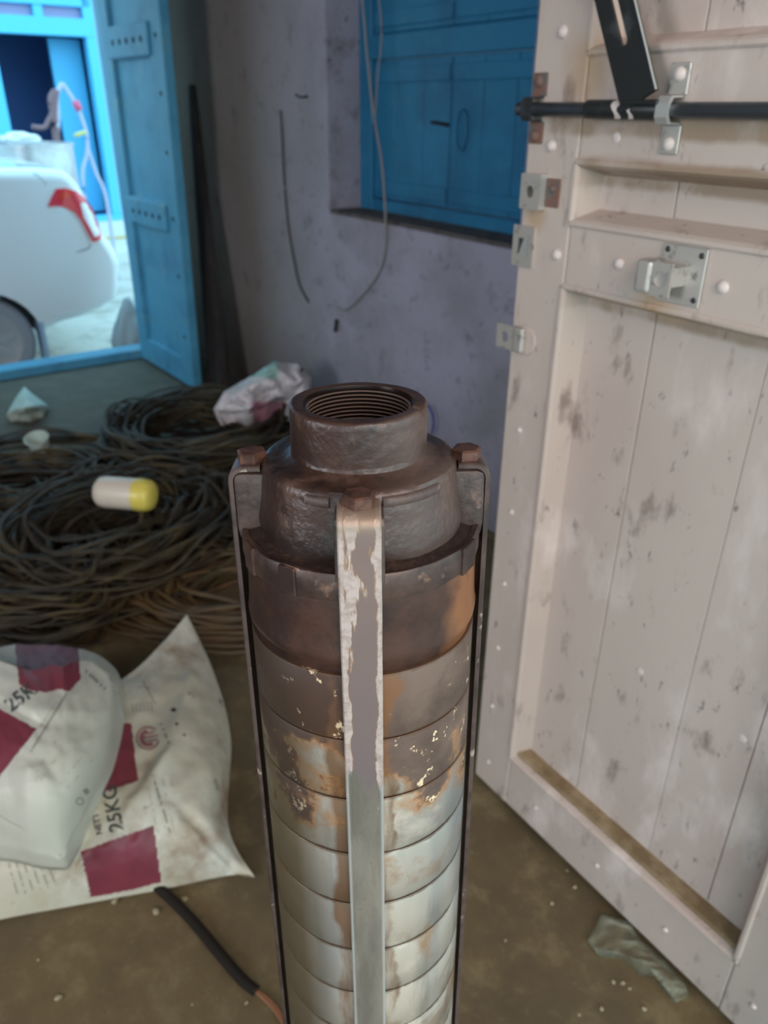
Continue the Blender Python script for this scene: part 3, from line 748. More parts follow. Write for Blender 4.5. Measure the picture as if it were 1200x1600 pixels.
for nm, fn, m in (('lug', lug_mesh, 'lugm'), ('strap', strap_mesh, 'strap'), ('hex_bolt', hexbolt, 'bolt')):
    protos[nm] = from_bm(nm, fn(), M[m], pump, 'all' if nm == 'lug' else True)
strapb = protos['strap'].data.copy(); strapb.materials.clear()
strapb.materials.append(mat('oily_brown_strap', lin((92, 74, 68)), .4, .4, layers=[(lin((70, 55, 50)), 40, .45, .6), (lin((176, 156, 144)), 70, .62, .68)], bump=(160, .4, .0008)))
for k in range(4):
    rz = math.radians(1.5 + 90 * k)
    for nm, o in protos.items():
        q = o if k == 0 else o.copy()
        if k: COL.objects.link(q)
        if nm == 'strap' and k: q.data = strapb; 
        R = Matrix.Rotation(rz, 4, 'Z')
        if nm == 'hex_bolt': R = R @ Matrix.Translation((0, -.0615, zs - .0105 + (.0036 if nm == 'hex_bolt' else 0))) @ Matrix.Rotation(.35 * k, 4, 'Z')
        q.matrix_local = R

# ------------------------------------------------------------ sacks
def catmull(P, t):
    n = len(P); i = min(int(t * (n - 1)), n - 2); f = t * (n - 1) - i
    p0, p1, p2, p3 = P[max(i - 1, 0)], P[i], P[i + 1], P[min(i + 2, n - 1)]
    return .5 * ((2 * p1) + (p2 - p0) * f + (2 * p0 - 5 * p1 + 4 * p2 - p3) * f * f + (3 * p1 - p0 - 3 * p2 + p3) * f ** 3)
def pip(x, y, poly):
    c = False; n = len(poly)
    for i in range(n):
        x1_, y1_ = poly[i]; x2_, y2_ = poly[(i + 1) % n]
        if (y1_ > y) != (y2_ > y) and x < (x2_ - x1_) * (y - y1_) / (y2_ - y1_) + x1_: c = not c
    return c
def sack(name, net, N, K, base, relief, polys, mats, label, cat, group):
    """net rows of (px, py, z): the top sheet laid out in space; a bottom sheet closes the sack."""
    G = [[onz(x, y, z) for x, y, z in row] for row in net]
    v, f, fm = [], [], []
    for i in range(N + 1):
        row = [catmull(r, i / N) for r in G]       # along columns
        for j in range(K + 1):
            p = catmull(row, j / K)
            x, y = pix(p); e = min(i, N - i, j, K - j) / 6.0; e = min(e, 1)
            p = Vector(p) + Vector((0, 0, 1)) * (relief(x, y) * e)
            v.append(p)
    W_ = K + 1
    for i in range(N):
        for j in range(K):
            a = i * W_ + j; f.append((a, a + W_, a + W_ + 1, a + 1))
            c = (v[a] + v[a + W_ + 1]) / 2; x, y = pix(c); k = 0
            for idx, pl in enumerate(polys):
                if pip(x, y, pl): k = 1
            fm.append(k)
    # skirt to the bottom sheet
    rim = [(0, j) for j in range(K)] + [(i, K) for i in range(N)] + [(N, j) for j in range(K, 0, -1)] + [(i, 0) for i in range(N, 0, -1)]
    cen = sum((v[i * W_ + j] for i, j in rim), Vector()) / len(rim); prev = [i * W_ + j for i, j in rim]
    for lvl in (.35, .7, 1.0):
        cur = []
        for i, j in rim:
            p = v[i * W_ + j]; q = p + (cen - p) * (.03 * math.sin(lvl * PI / 2) + .02 * lvl); q = Vector((q.x, q.y, p.z + (base(p) - p.z) * lvl)); cur.append(len(v)); v.append(q)
        n = len(rim)
        for k in range(n): f.append((prev[k], prev[(k + 1) % n], cur[(k + 1) % n], cur[k])); fm.append(0)
        prev = cur
    c = len(v); v.append(Vector((cen.x, cen.y, base(cen))))
    for k in range(len(rim)): f.append((prev[k], prev[(k + 1) % len(rim)], c)); fm.append(0)
    org = Vector((cen.x, cen.y, 0)); v = [p - org for p in v]
    root = empty(name, Matrix.Translation(org), label, cat, group)
    sh = from_py('sack_cloth', v, f, mats, root, 'all', fm=fm)
    bm = bmesh.new(); bm.from_mesh(sh.data); bmesh.ops.recalc_face_normals(bm, faces=bm.faces); bm.to_mesh(sh.data); bm.free()
    tree = BVHTree.FromPolygons([p + org for p in v], [tuple(q) for q in f])
    return root, org, tree
def project(root, org, tree, name, pts, faces, m, off=.0012, label=None):
    out = []
    for x, y in pts:
        h = tree.ray_cast(CC, ray(x, y).normalized())
        if h[0] is None: return None
        p = h[0] - ray(x, y).normalized() * off; out.append(p - org)
    o = from_py(name, out, faces, m, root)
    if label: o['label'] = label
    return o
def text_tris(body, bold=0.0):
    c = bpy.data.curves.new('t', 'FONT'); c.body = body; c.size = 1.0; c.resolution_u = 3; c.offset = bold
    o = bpy.data.objects.new('t', c); COL.objects.link(o); dg = bpy.context.evaluated_depsgraph_get(); dg.update()
    me = bpy.data.meshes.new_from_object(o.evaluated_get(dg)); vs = [(p.co.x, p.co.y) for p in me.vertices]; fs = [tuple(q.vertices) for q in me.polygons]
    bpy.data.objects.remove(o); bpy.data.curves.remove(c); bpy.data.meshes.remove(me)
    return vs, fs
def put_text(S3, body, x, y, dx, dy, upx, upy, m, bold=.02):
    """(x,y) start; (dx,dy) = px per em along the line, (upx,upy) px per em upwards"""
    vs, fs = text_tris(body, bold)
    return project(*S3, 'lettering', [(x + a * dx + b * upx, y + a * dy + b * upy) for a, b in vs], fs, m)
def put_line_(S3, x0, y0, x1, y1, w, m, segs=10, dash=0.0, name='print_line'):
    d = Vector((x1 - x0, y1 - y0)); n = Vector((-d.y, d.x)).normalized() * w / 2; pts, fs = [], []
    for i in range(segs):
        if dash and random.random() < dash: continue
        t0, t1 = i / segs, (i + .8 if dash else i + 1) / segs
        a = Vector((x0, y0)) + d * t0; b = Vector((x0, y0)) + d * t1; k = len(pts)
        pts += [(a + n)[:], (b + n)[:], (b - n)[:], (a - n)[:]]; fs.append((k, k + 1, k + 2, k + 3))
    return project(*S3, name, pts, fs, m)
def put_line(*a, **k):
    o = put_line_(*a, **k)
    if o is not None: o['kind'] = 'stuff'
    return o
M['sackw'] = mat('woven_white_sack', lin((192, 186, 166)), .55, layers=[(lin((172, 160, 132)), 7, .5, .7), (lin((208, 206, 194)), 4, .5, .7), (lin((140, 116, 92)), 5, .56, .72), (lin((104, 84, 66)), 16, .64, .74)], bump=(14, .6, .010))
M['sackr'] = mat('maroon_print', lin((122, 50, 62)), .5, layers=[(lin((104, 40, 52)), 8, .5, .7)], bump=(26, .3, .005))
M['sackw2'] = mat('woven_white_sack_clean', lin((198, 197, 182)), .5, layers=[(lin((186, 184, 168)), 6, .5, .7), (lin((120, 104, 84)), 16, .72, .8)], bump=(26, .3, .006))
M['ink'] = mat('black_print', lin((62, 70, 66)), .7)
M['inklt'] = mat('faded_grey_print', lin((140, 140, 128)), .8)
M['logo'] = mat('maroon_logo_print', lin((140, 86, 88)), .7)
def sm(t): t = max(0, min(1, t)); return t * t * (3 - 2 * t)
def rel1(x, y):
    r = .010 * noise.noise(Vector((x * .018, y * .018, 0))) + .004 * noise.noise(Vector((x * .05, y * .05, 3)))
    # diagonal fold across the middle, crumple near the bottom right corner
    d = (x - 170) * .55 + (y - 1300) * .83; l = abs(d - (245 - 170) * .55 + (1300 - 1215) * .83)
    r += .012 * math.exp(-(((x - 245) * .8 + (y - 1215) * .6) / 14.0) ** 2) * sm((330 - x) / 60) * sm((x - 160) / 40)
    r -= .012 * math.exp(-(((x - 320) * .75 - (y - 1300) * .66) / 10.0) ** 2) * sm((y - 1230) / 60)
    r += .008 * math.exp(-(((x - 300) * .95 + (y - 1060) * .3) / 12.0) ** 2)
    r += .010 * math.sin((x - 100 + .4 * (y - 1340)) * .25) * math.exp(-((x - 105) / 30.0) ** 2 - ((y - 1355) / 28.0) ** 2)
    return r
def base0(p): return .002
net1 = [[(292, 960, .215), (332, 1045, .13), (360, 1150, .06), (357, 1290, .035), (398, 1371, .012)],
        [(255, 1003, .205), (292, 1075, .185), (322, 1175, .15), (325, 1290, .11), (358, 1368, .012)],
        [(195, 1058, .20), (225, 1125, .20), (246, 1220, .175), (250, 1310, .12), (252, 1390, .010)],
        [(120, 1085, .16), (140, 1150, .185), (150, 1240, .17), (140, 1330, .125), (122, 1414, .010)],
        [(0, 1100, .12), (10, 1180, .16), (20, 1270, .155), (10, 1360, .11), (0, 1437, .010)],
        [(-150, 1150, .05), (-150, 1230, .09), (-150, 1330, .09), (-150, 1400, .06), (-150, 1470, .008)]]
maroon1 = [[(126, 1330), (240, 1290), (252, 1378), (200, 1392), (142, 1402)],
           [(205, 1130), (216, 1220), (150, 1242), (145, 1210), (190, 1130)], ]
sack1 = sack('printed_sack', net1, 200, 200, base0, rel1, maroon1, [M['sackw'], M['sackr']], 'soiled white and maroon plastic sack lying flat on the floor, right end free', 'sack', None)
put_text(sack1, '25KG', 193, 1297, -5.5, -30, -31, 7, M['ink'])
put_text(sack1, 'NETT WT.', 160, 1303, -2.6, -13.5, -14, 3.5, M['ink'])
# round emblem: ring open at the right with a folded bar inside
def arc_band(cx, cy, r0_, r1_, a0, a1, rot, sx_=1.0, n=26):
    pts, fs = [], []
    for i in range(n + 1):
        a = math.radians(a0 + (a1 - a0) * i / n)
        for r in (r0_, r1_):
            x, y = r * math.cos(a) * sx_, r * math.sin(a); pts.append((cx + x * math.cos(rot) - y * math.sin(rot), cy + x * math.sin(rot) + y * math.cos(rot)))
    for i in range(n): fs.append((2 * i, 2 * i + 1, 2 * i + 3, 2 * i + 2))
    return pts, fs
lcx, lcy, rot = 231, 1153, math.radians(-12)
def bandxy(x0, y0, x1, y1, w):
    d = Vector((x1 - x0, y1 - y0)); n = Vector((-d.y, d.x)).normalized() * w / 2; a, b = Vector((x0, y0)), Vector((x1, y1))
    loc = [(a + n), (b + n), (b - n), (a - n)]
    return [(lcx + p.x * math.cos(rot) - p.y * math.sin(rot), lcy + p.x * math.sin(rot) + p.y * math.cos(rot)) for p in loc], [(0, 1, 2, 3)]
PT_, FS_ = [], []
for pts, fs in (arc_band(lcx, lcy, 16, 18.5, 25, 325, rot), arc_band(lcx, lcy, 8, 13.5, 60, 275, rot), bandxy(-7, -1, 17, -1, 2.2), bandxy(-2, 5, 15, 5, 2.2), bandxy(-2, -7, 12, -7, 2.2), arc_band(lcx - 3, lcy + 1, 3.5, 6, 90, 270, rot, 1, 10)):
    k = len(PT_); PT_ += pts; FS_ += [tuple(q + k for q in t) for t in fs]
o = project(*sack1, 'emblem', PT_, FS_, M['logo']); o['label'] = 'round maroon emblem'
put_line(sack1, 251, 1130, 264, 1162, 4, M['inklt'], 8, .2)
put_line(sack1, 238, 1208, 266, 1302, 3.2, M['inklt'], 30, .15)
for k in range(4): put_line(sack1, 228 - k * 0 + k * 13, 1216, 246 + k * 13, 1300, 1.2, M['inklt'], 26, .5)
put_line(sack1, 336, 1217, 343, 1240, 6, M['inklt'], 5, .2)
for k in range(6): put_line(sack1, 12 + k * 12, 1345, 28 + k * 12, 1400 - k * 3, 2.0, M['inklt'], 18, .25)
for k in range(6): put_line(sack1, 206 + k * 6, 1100 - k * 1, 208 + k * 6, 1112, 1.8, M['inklt'], 3)
put_line(sack1, 222, 1062, 243, 1100, 1.6, M['inklt'], 8)
for (x, y, r) in ((271, 1109, 4.5), (276, 1131, 3), (288, 1148, 2.5)):
    o = project(*sack1, 'dirt_spot', [(x + r * (1 + .2 * math.sin(3 * i)) * math.cos(i * PI / 5), y + r * .7 * math.sin(i * PI / 5)) for i in range(10)], [tuple(range(10))], M['dark'])
# tied corner of the sack
tip = onz(392, 1366, .02)
curve2 = [(-200, 1050), (0, 1062), (28, 1071), (48, 1077), (72, 1079), (92, 1073), (108, 1076), (122, 1066), (145, 1063), (172, 1082), (196, 1120)]
def foldy(x):
    for (a, b), (c, d) in zip(curve2, curve2[1:]):
        if a <= x <= c: return b + (d - b) * (x - a) / (c - a)
    return 1500
def rel2(x, y):
    r = .008 * noise.noise(Vector((x * .02, y * .02, 9))) + .003 * noise.noise(Vector((x * .06, y * .06, 5)))
    d = y - foldy(x)
    r += .060 * sm((d + 3) / 8) * math.exp(-max(d, 0) / 70.0) - .05 * sm((d + 26) / 24) * sm((4 - d) / 6)
    # lower hem fold from (0,1265) to (90,1325)
    h = (y - 1265) - (x) * .66
    r -= .020 * math.exp(-(h / 6.0) ** 2) * sm((110 - x) / 20)
    r += .012 * math.exp(-(((x - 128) * .85 + (y - 1290) * .5) / 7.0) ** 2) * sm((y - 1230) / 30)
    r -= .012 * math.exp(-(((x - 112) * .85 + (y - 1300) * .5) / 6.0) ** 2) * sm((y - 1250) / 30)
    # edge of the front flap (0,1110)-(57,1138)
    r += .010 * sm((x * .5 - (y - 1112)) / 6) * sm((1150 - y) / 20)
    return r
def base2(p): return max(.13, p.z - .16)
net2 = [[(-120, 1050, .20), (0, 1015, .25), (75, 1009, .27), (135, 1017, .26), (177, 1042, .24), (193, 1075, .20)],
        [(-120, 1110, .28), (0, 1070, .31), (75, 1075, .33), (140, 1085, .32), (180, 1105, .28), (195, 1118, .20)],
        [(-120, 1190, .30), (0, 1150, .34), (60, 1160, .36), (125, 1165, .34), (165, 1170, .29), (185, 1167, .20)],
        [(-120, 1260, .27), (0, 1240, .31), (50, 1250, .32), (105, 1250, .30), (140, 1235, .26), (164, 1225, .19)],
        [(-120, 1312, .19), (0, 1320, .19), (50, 1331, .19), (85, 1337, .185), (100, 1338, .18), (108, 1332, .175)]]
net2 = [list(r) for r in zip(*net2)]
maroon2 = [[(22, 1000), (122, 1000), (126, 1062), (108, 1080), (92, 1077), (72, 1082), (48, 1079), (30, 1070)], [(-200, 1060), (0, 1108), (30, 1124), (57, 1139), (0, 1212), (-200, 1450)]]
sack2 = sack('printed_sack', net2, 220, 220, base2, rel2, maroon2, [M['sackw2'], M['sackr']], 'full white sack with folded top and maroon bands, leaning on top of the flat sack', 'sack', None)
put_text(sack2, '25K', 17, 1113, 25, -19, -19, -25, M['ink'])
put_line(sack2, 48, 1174, 106, 1080, 3.2, M['inklt'], 40, .1)
put_line(sack2, 60, 1140, 98, 1082, 1.4, M['inklt'], 26, .4)
for k in range(5): put_line(sack2, 50 + k * 14, 1215 + k * 4, 92 + k * 16, 1150 + k * 6, .9, M['inklt'], 20, .6)
put_line(sack2, 134, 1048, 168, 1080, 5, M['inklt'], 12, .2)
put_line(sack2, 132, 1233, 138, 1240, 8, M['inklt'], 2)
pts, fs = arc_band(125, 1252, 4.5, 6.5, 0, 360, .5, 1, 14); project(*sack2, 'print_ring', pts, fs, M['inklt'])

# ------------------------------------------------------------ heaps of coiled cable
M['cable'] = mat('dusty_black_cable', lin((52, 46, 36)), .6, spec=.3, layers=[(lin((84, 74, 50)), 3.5, .5, .65), (lin((38, 36, 34)), 9, .5, .65)])
M['cable2'] = mat('brownish_cable', lin((92, 72, 46)), .5, layers=[(lin((60, 52, 40)), 4, .45, .65), (lin((128, 96, 58)), 9, .55, .7)])
def coil(label, c, R, wr, hb, n, seed, tilt=(0, 0), squash=1.0, rot=0.0, m='cable', zb=.0, seg=60, cr=.0098, group='coils of dark cable heaped on the floor'):
    rnd = random.Random(seed); v, f = [], []
    Rt = Matrix.Rotation(rot, 3, 'Z'); T = Matrix.Rotation(tilt[0], 3, 'X') @ Matrix.Rotation(tilt[1], 3, 'Y')
    for i in range(n):
        ph = rnd.uniform(0, 2 * PI); rr = math.sqrt(rnd.random()); dr = wr * rr * math.cos(ph); dz = hb * (.5 + .5 * rr * math.sin(ph))
        ox, oy = rnd.gauss(0, wr * .35), rnd.gauss(0, wr * .35); s1 = rnd.uniform(0, 50); amp = wr * rnd.uniform(.15, .6)
        e = rnd.uniform(.9, 1.1); pts = []
        for k in range(seg):
            a = 2 * PI * k / seg
            nz = noise.noise(Vector((math.cos(a) * 1.3 + s1, math.sin(a) * 1.3, s1))); nz2 = noise.noise(Vector((math.cos(a) * 1.1, math.sin(a) * 1.1 + s1, s1 * .7)))
            r = R + dr + amp * nz
            p = Vector((r * math.cos(a) * e + ox, r * math.sin(a) * squash / e + oy, dz + hb * .4 * nz2))
            p = T @ p; p = Rt @ p
            p.z = max(p.z, cr - zb * 1.0 + .001 * (i % 5)); pts.append(p)
        tube_data(pts, cr * rnd.uniform(.8, 1.15), 6, .5, True, v, f)
    o = from_py('cable_coil', v, f, M[m], None, 'all', Matrix.Translation((c.x, c.y, zb)))
    return tag(o, label, 'cable', group)
P = lambda x, y, z=0.0: onz(x, y, z)
coil('coil of black cable at the back of the heap below the crumpled pink bag', P(318, 722), .34, .10, .22, 60, 1, squash=.9)
coil('wide coil of black cable behind the white and yellow tub, nearest the small white cup', P(60, 775), .40, .12, .13, 52, 2, squash=.8)
coil('big olive-black coil of cable in front of the white and yellow tub', P(190, 880), .33, .14, .23, 74, 3, squash=.62, tilt=(.16, 0), rot=.85)
coil('flattened coil of dark cable at the left edge behind the folded sack', P(30, 905), .34, .14, .16, 56, 4, squash=.6, rot=-.8)
coil('brownish coil of cable spreading right towards the pump', P(392, 930), .32, .11, .07, 46, 5, squash=.6, m='cable2', rot=.15)
coil('coil of black cable between the tub and the pump', P(400, 800), .30, .11, .13, 50, 6, squash=.85)
coil('low coil of dark cable at the left frame edge beside the white and yellow tub', P(10, 790), .36, .15, .12, 60, 11, squash=.7, rot=.3)

# ------------------------------------------------------------ small things on the floor
# white tub with yellow end
M['tubw'] = mat('white_plastic', lin((214, 202, 184)), .35); M['tuby'] = mat('yellow_plastic', lin((222, 204, 96)), .35)
a = onz(158, 768, .25); b = onz(232, 774, .25); ax = (b - a); L = ax.length; R_ = .054
tm = Matrix.Translation(a) @ ax.to_track_quat('Z', 'Y').to_matrix().to_4x4()
tub = empty('plastic_tub', tm, 'white plastic tub with yellow end lying on the cable heap', 'tub')
lathe('tub_body', [(0, -.012), (R_ * .7, -.012), (R_ * .93, .0), (R_, .02), (R_, L * .76)], M['tubw'], tub, 36)
lathe('tub_lid', [(R_ * .9, L * .75), (R_ * 1.03, L * .76), (R_ * 1.03, L * .9), (R_ * .97, L * 1.02), (R_ * .82, L * 1.09), (R_ * .5, L * 1.13), (0, L * 1.14)], M['tuby'], tub, 36)
def crumple(name, outline, zc, zr, m, label, cat, seed, thick=.0, amp=.02, N=26, zbase=0.0, mfun=None, mats=None):
    """crumpled sheet: fan of points inside a px outline, raised and creased, with an underside"""
    cx = sum(p[0] for p in outline) / len(outline); cy = sum(p[1] for p in outline) / len(outline)
    n = len(outline); K = n * 5; v, f = [], []
    def op(t):
        i = int(t) % n; u = t - int(t); a = outline[i]; b = outline[(i + 1) % n]; return a[0] + (b[0] - a[0]) * u, a[1] + (b[1] - a[1]) * u
    for i in range(N + 1):
        s = i / N
        for k in range(K):
            x, y = op(k / 5); x = cx + (x - cx) * s; y = cy + (y - cy) * s
            h = (zr + (zc - zr) * (1 - s * s)) if not callable(zr) else zr(x, y) + zc * (1 - s * s)
            cr_ = noise.noise(Vector((x * .028, y * .05, seed))); cr_ = (1 - abs(cr_) * 2) * amp + amp * .25 * noise.noise(Vector((x * .12, y * .15, seed + 3)))
            v.append(onz(x, y, max(h + cr_, zbase + .003)))
    for i in range(N):
        for k in range(K): f.append((i * K + k, i * K + (k + 1) % K, (i + 1) * K + (k + 1) % K, (i + 1) * K + k))
    off = len(v); cen = v[0].copy()
    for k in range(K):
        p = v[N * K + k]; q = p + (cen - p) * .12; v.append(Vector((q.x, q.y, min(zbase, p.z - .002))))
    for k in range(K): f.append((N * K + k, N * K + (k + 1) % K, off + (k + 1) % K, off + k))
    f.append(tuple(off + k for k in range(K)))
    org = Vector((cen.x, cen.y, zbase)); v = [p - org for p in v]
    fm = None
    if mfun: 
        fm = [mfun(*pix(v[t[0]] + org)) for t in f]
    o = from_py(name, v, f, mats or m, None, 'all', Matrix.Translation(org), fm)
    return tag(o, label, cat)
M['bagw'] = mat('crumpled_white_film', lin((204, 198, 200)), .45, layers=[(lin((176, 168, 168)), 8, .5, .7)])
M['bagp'] = mat('pink_film', lin((168, 120, 132)), .5); M['bagg'] = mat('green_film', lin((150, 190, 182)), .5)
crumple('crumpled_bag', [(333, 640), (350, 612), (388, 590), (430, 563), (465, 568), (487, 590), (462, 622), (420, 634), (378, 650), (350, 652)], .03, lambda x, y: .205 + (650 - y) * .0024, None, 'crumpled white, pink and green plastic bag on the cable heap by the wall', 'bag', 2, amp=.03, zbase=.185,
        mfun=lambda x, y: 1 if (y > 626 and x > 395) else (2 if (y < 592 and x < 432) else 0), mats=[M['bagw'], M['bagp'], M['bagg']])
M['scrap'] = mat('white_scrap', lin((190, 206, 196)), .6)
crumple('plastic_scrap', [(10, 648), (24, 622), (38, 604), (50, 615), (76, 634), (60, 644), (32, 650)], .09, .02, M['scrap'], 'pale triangular plastic scrap on the bare floor near the street door', 'scrap', 5, amp=.02)
cup = empty('paper_cup', Matrix.Translation(onz(64, 700, .12)) @ Matrix.Rotation(.3, 4, 'X'), 'small crushed white cup on the cables at far left', 'cup')
cup.location.z = .10
lathe('cup_body', [(0, 0), (.036, 0), (.046, .075), (.048, .078), (.044, .076), (.034, .006)], M['scrap'], cup, 20, fn=rough_fn(.006, 25)); lathe('cup_rim', [(.046, .074), (.050, .076), (.050, .080), (.046, .080)], M['scrap'], cup, 20, close=True)
def film_mat():
    m = mat('thin_clear_film', lin((150, 152, 132)), .35); q = NB(m); v = q.coord(); n = q.noise(v, 16, 6, .6)
    q.L.new(q.ramp(n, .35, .65, .12, .6), q.b.inputs['Alpha']); return m
M['film'] = film_mat()
crumple('plastic_bag', [(918, 1470), (940, 1428), (985, 1440), (1000, 1468), (1040, 1502), (1072, 1540), (1078, 1556), (1058, 1566), (1030, 1520), (1000, 1515), (962, 1486), (930, 1484)], .028, .006, M['film'], 'torn clear plastic bag lying on the floor under the white door', 'bag', 8, amp=.012)
# pebbles
M['peb'] = mat('pale_pebble', lin((160, 148, 118)), .8, layers=[(lin((120, 106, 80)), 40, .5, .6)])
pebpx = [(201, 1397, 8), (180, 1409, 7), (244, 1425, 8), (288, 1406, 7), (385, 1567, 4), (958, 1535, 5), (973, 1537, 5), (984, 1545, 4), (940, 1577, 5), (1006, 1577, 5), (898, 1387, 5), (862, 1412, 5), (886, 1361, 3), (92, 1560, 7), (790, 1470, 3), (905, 1586, 3), (340, 1480, 3), (60, 1500, 3), (300, 1570, 3)]
PL = ['pale pebble touching the lower edge of the flat sack', 'pebble left of it under the maroon square, second along the sack edge', 'pale pebble just below the maroon square, farthest from the sack edge', 'pebble right of the maroon square beside the black cable',
      'tiny pebble beside the bare reddish cable end', 'leftmost of three specks between the pump and the torn clear bag', 'middle speck of the three left of the torn clear bag', 'rightmost speck of the three left of the torn clear bag', 'speck on the floor below the three by the clear bag, left one', 'speck straight below the torn clear bag near the frame bottom',
      'pebble close under the bottom edge of the white door', 'pebble between the pump and the bottom edge of the white door', 'smallest pebble in the shade of the white door', 'flat pale chip alone on the floor at bottom left', 'speck on the floor just right of the pump', 'speck at the very bottom between pump and door',
      'speck between the black cable and the pump', 'speck on the floor below the left end of the flat sack', 'speck at the bottom, left of the cable end']
for i, (x, y, r) in enumerate(pebpx):
    c = onz(x, y, .0); rr = r * (c - CC).length / FPX * .55
    bm = bmesh.new(); bmesh.ops.create_icosphere(bm, subdivisions=2, radius=rr)
    for q in bm.verts: q.co = Vector((q.co.x * 1.25, q.co.y, q.co.z * .7)) * (1 + .35 * noise.noise(q.co / rr + Vector((i * 3, 0, 0))))
    o = from_bm('pebble', bm, M['peb'], None, 'all', Matrix.Translation((c.x, c.y, rr * .5)) @ Matrix.Rotation(i, 4, 'Z'))
    tag(o, PL[i], 'pebble', 'pebbles scattered on the floor')
# loose cable with stripped reddish end
def floor_path(pp, z): return [onz(x, y, z) for x, y in pp]
pth = floor_path([(228, 1372), (258, 1396), (300, 1438), (345, 1492), (378, 1530), (400, 1548)], .011)
o_ = pth[0].copy(); o_.z = 0
lc = empty('power_cable', Matrix.Translation(o_), 'black cable with bare reddish end running from under the sack to the pump', 'cable')
tube('sheath', [p - o_ for p in pth], .0105, mat('black_rubber', lin((36, 31, 26)), .75, spec=.2), lc, 8, flat=.8)
for dx in (0, 6): tube('bare_core', [p - o_ for p in floor_path([(398, 1546 + dx * .3), (420, 1562 + dx), (438, 1585 + dx), (452 + dx, 1625)], .008)], .0035, mat('reddish_core', lin((140, 92, 62)), .5), lc, 6)

# leaning dark plank in the corner
def wally(x, y, off): return onplane(x, y, CN - d1 * off, d1)
top = wally(300, 132, .05); botm = wally(342, 600, .20)
bm = bmesh.new(); ax = (top - botm); side = Vector((hd.x, hd.y, 0)); fr = -d1
secs = []
for t, w, th in ((0, .085, .05), (.25, .075, .045), (.6, .055, .04), (.9, .036, .03), (1, .026, .024)):
    c = botm + ax * t; secs.append([bm.verts.new(c + side * (w * a) + fr * (th * b) - botm) for a, b in ((-1, -.5), (1, -.5), (1, .5), (-1, .5))])
for A_, B_ in zip(secs, secs[1:]):
    for q in range(4): bm.faces.new((A_[q], A_[(q + 1) % 4], B_[(q + 1) % 4], B_[q]))
bm.faces.new(secs[0][::-1]); bm.faces.new(secs[-1])
bmesh.ops.bevel(bm, geom=list(bm.edges), offset=.006, segments=2, affect='EDGES')
dz = botm.z
o = from_bm('wooden_plank', bm, M['wood_dark'], None, True, Matrix.Translation(botm)); o.location.z += max(0, .0)
tag(o, 'dark tapering wooden plank leaning in the corner behind the blue door', 'plank')

# wires on the right wall
M['wire'] = mat('pale_wire', lin((150, 142, 138)), .5); M['wired'] = mat('dark_wire', lin((52, 46, 44)), .6)
def wire(name, pp, off, r, m, label, base=0.03):
    pts = [RI @ wally(x, y, o) for (x, y), o in zip(pp, off if isinstance(off, list) else [off] * len(pp))]
    t = tube(name, [RM @ p for p in pts], r, m, None, 6); return tag(t, label, 'wire')
wire('hanging_wire', [(556, -60), (566, 0), (574, 90), (584, 180), (596, 250), (602, 330), (602, 390), (590, 430), (562, 466), (540, 484), (526, 480)], .012, .0045, M['wire'], 'pale wire hanging in a curve over the left side of the blue shutters')
wire('hanging_wire', [(580, -60), (592, 0), (596, 60), (590, 120), (586, 182)], .016, .003, M['wire'], 'short thin wire twisted beside the long pale wire, top of shutters')
wire('wall_wire', [(438, 172), (441, 215), (444, 280), (450, 350), (458, 400), (468, 445), (482, 472)], .008, .004, M['wired'], 'dark wire running down the wall left of the window')
wire('wire_end', [(526, 500), (524, 518)], .012, .009, M['dark'], 'short black wire stub on the wall under the pale wire')
wire('wire_end', [(462, 148), (470, 152), (480, 150)], .008, .004, M['wired'], 'short dark wire bit on the wall beside the window recess')
M['bluep'] = mat('violet_blue_plastic', lin((64, 62, 150)), .5)
pts = [wally(*p, .03) for p in ((668, 632), (676, 648), (677, 668), (670, 690))]
tag(tube('plastic_strip', pts, .006, M['bluep'], None, 6, flat=.5), 'small violet-blue plastic strip on the wall behind the outlet', 'strip')

# ------------------------------------------------------------ outside: white car
def outp(x, y, u): return RI @ onplane(x, y, CN + hd * u, hd)      # point in room axes at x = u
UC = -.72
M['carw'] = mat('white_car_paint', lin((226, 232, 236)), .22, coat=.6); M['glass'] = mat('dark_car_glass', (.02, .03, .04), .08)
M['tyre'] = mat('dusty_tyre', lin((150, 158, 168)), .8); M['rimm'] = mat('silver_wheel_cover', lin((176, 180, 184)), .4, .3)
M['arch'] = mat('wheel_well_black', lin((36, 38, 48)), .9)
M['red'] = mat('red_lamp_lens', lin((232, 60, 76)), .2, coat=.5); M['clear'] = mat('clear_lamp_lens', lin((230, 226, 232)), .15, coat=.5); M['reflector'] = mat('red_orange_reflector', lin((236, 70, 50)), .2)
car = empty('car', RM @ Matrix.Translation((UC, -1.07, -.27)), 'white saloon car parked in the street beyond the open blue door', 'car')
wc1, wc2, wr_ = 1.07, 3.47, .29
def arch(c, n=14): return [(c + .335 * math.cos(PI - PI * (i / n)), .02 + .335 * math.sin(PI - PI * (i / n))) for i in range(n + 1)]
out = [(.17, .30), (.16, .36), (.15, .44), (.165, .54), (.215, .625), (.255, .70), (.27, .80), (.30, .90), (.335, .97), (.37, 1.015), (.42, 1.04), (.6, 1.055), (.80, 1.06), (.9, 1.10), (1.15, 1.24), (1.35, 1.29), (1.8, 1.31), (2.25, 1.27), (2.7, 1.05), (2.95, .86), (3.4, .80), (3.8, .68), (3.98, .52), (4.03, .35), (4.02, .12), (3.95, .02), (3.815, .0)]
out += arch(wc2)[::-1] + [(3.12, -.05), (2.3, -.06), (1.41, -.05)] + arch(wc1)[::-1] + [(.70, .05), (.62, .09), (.47, .11), (.32, .15), (.2, .21)]
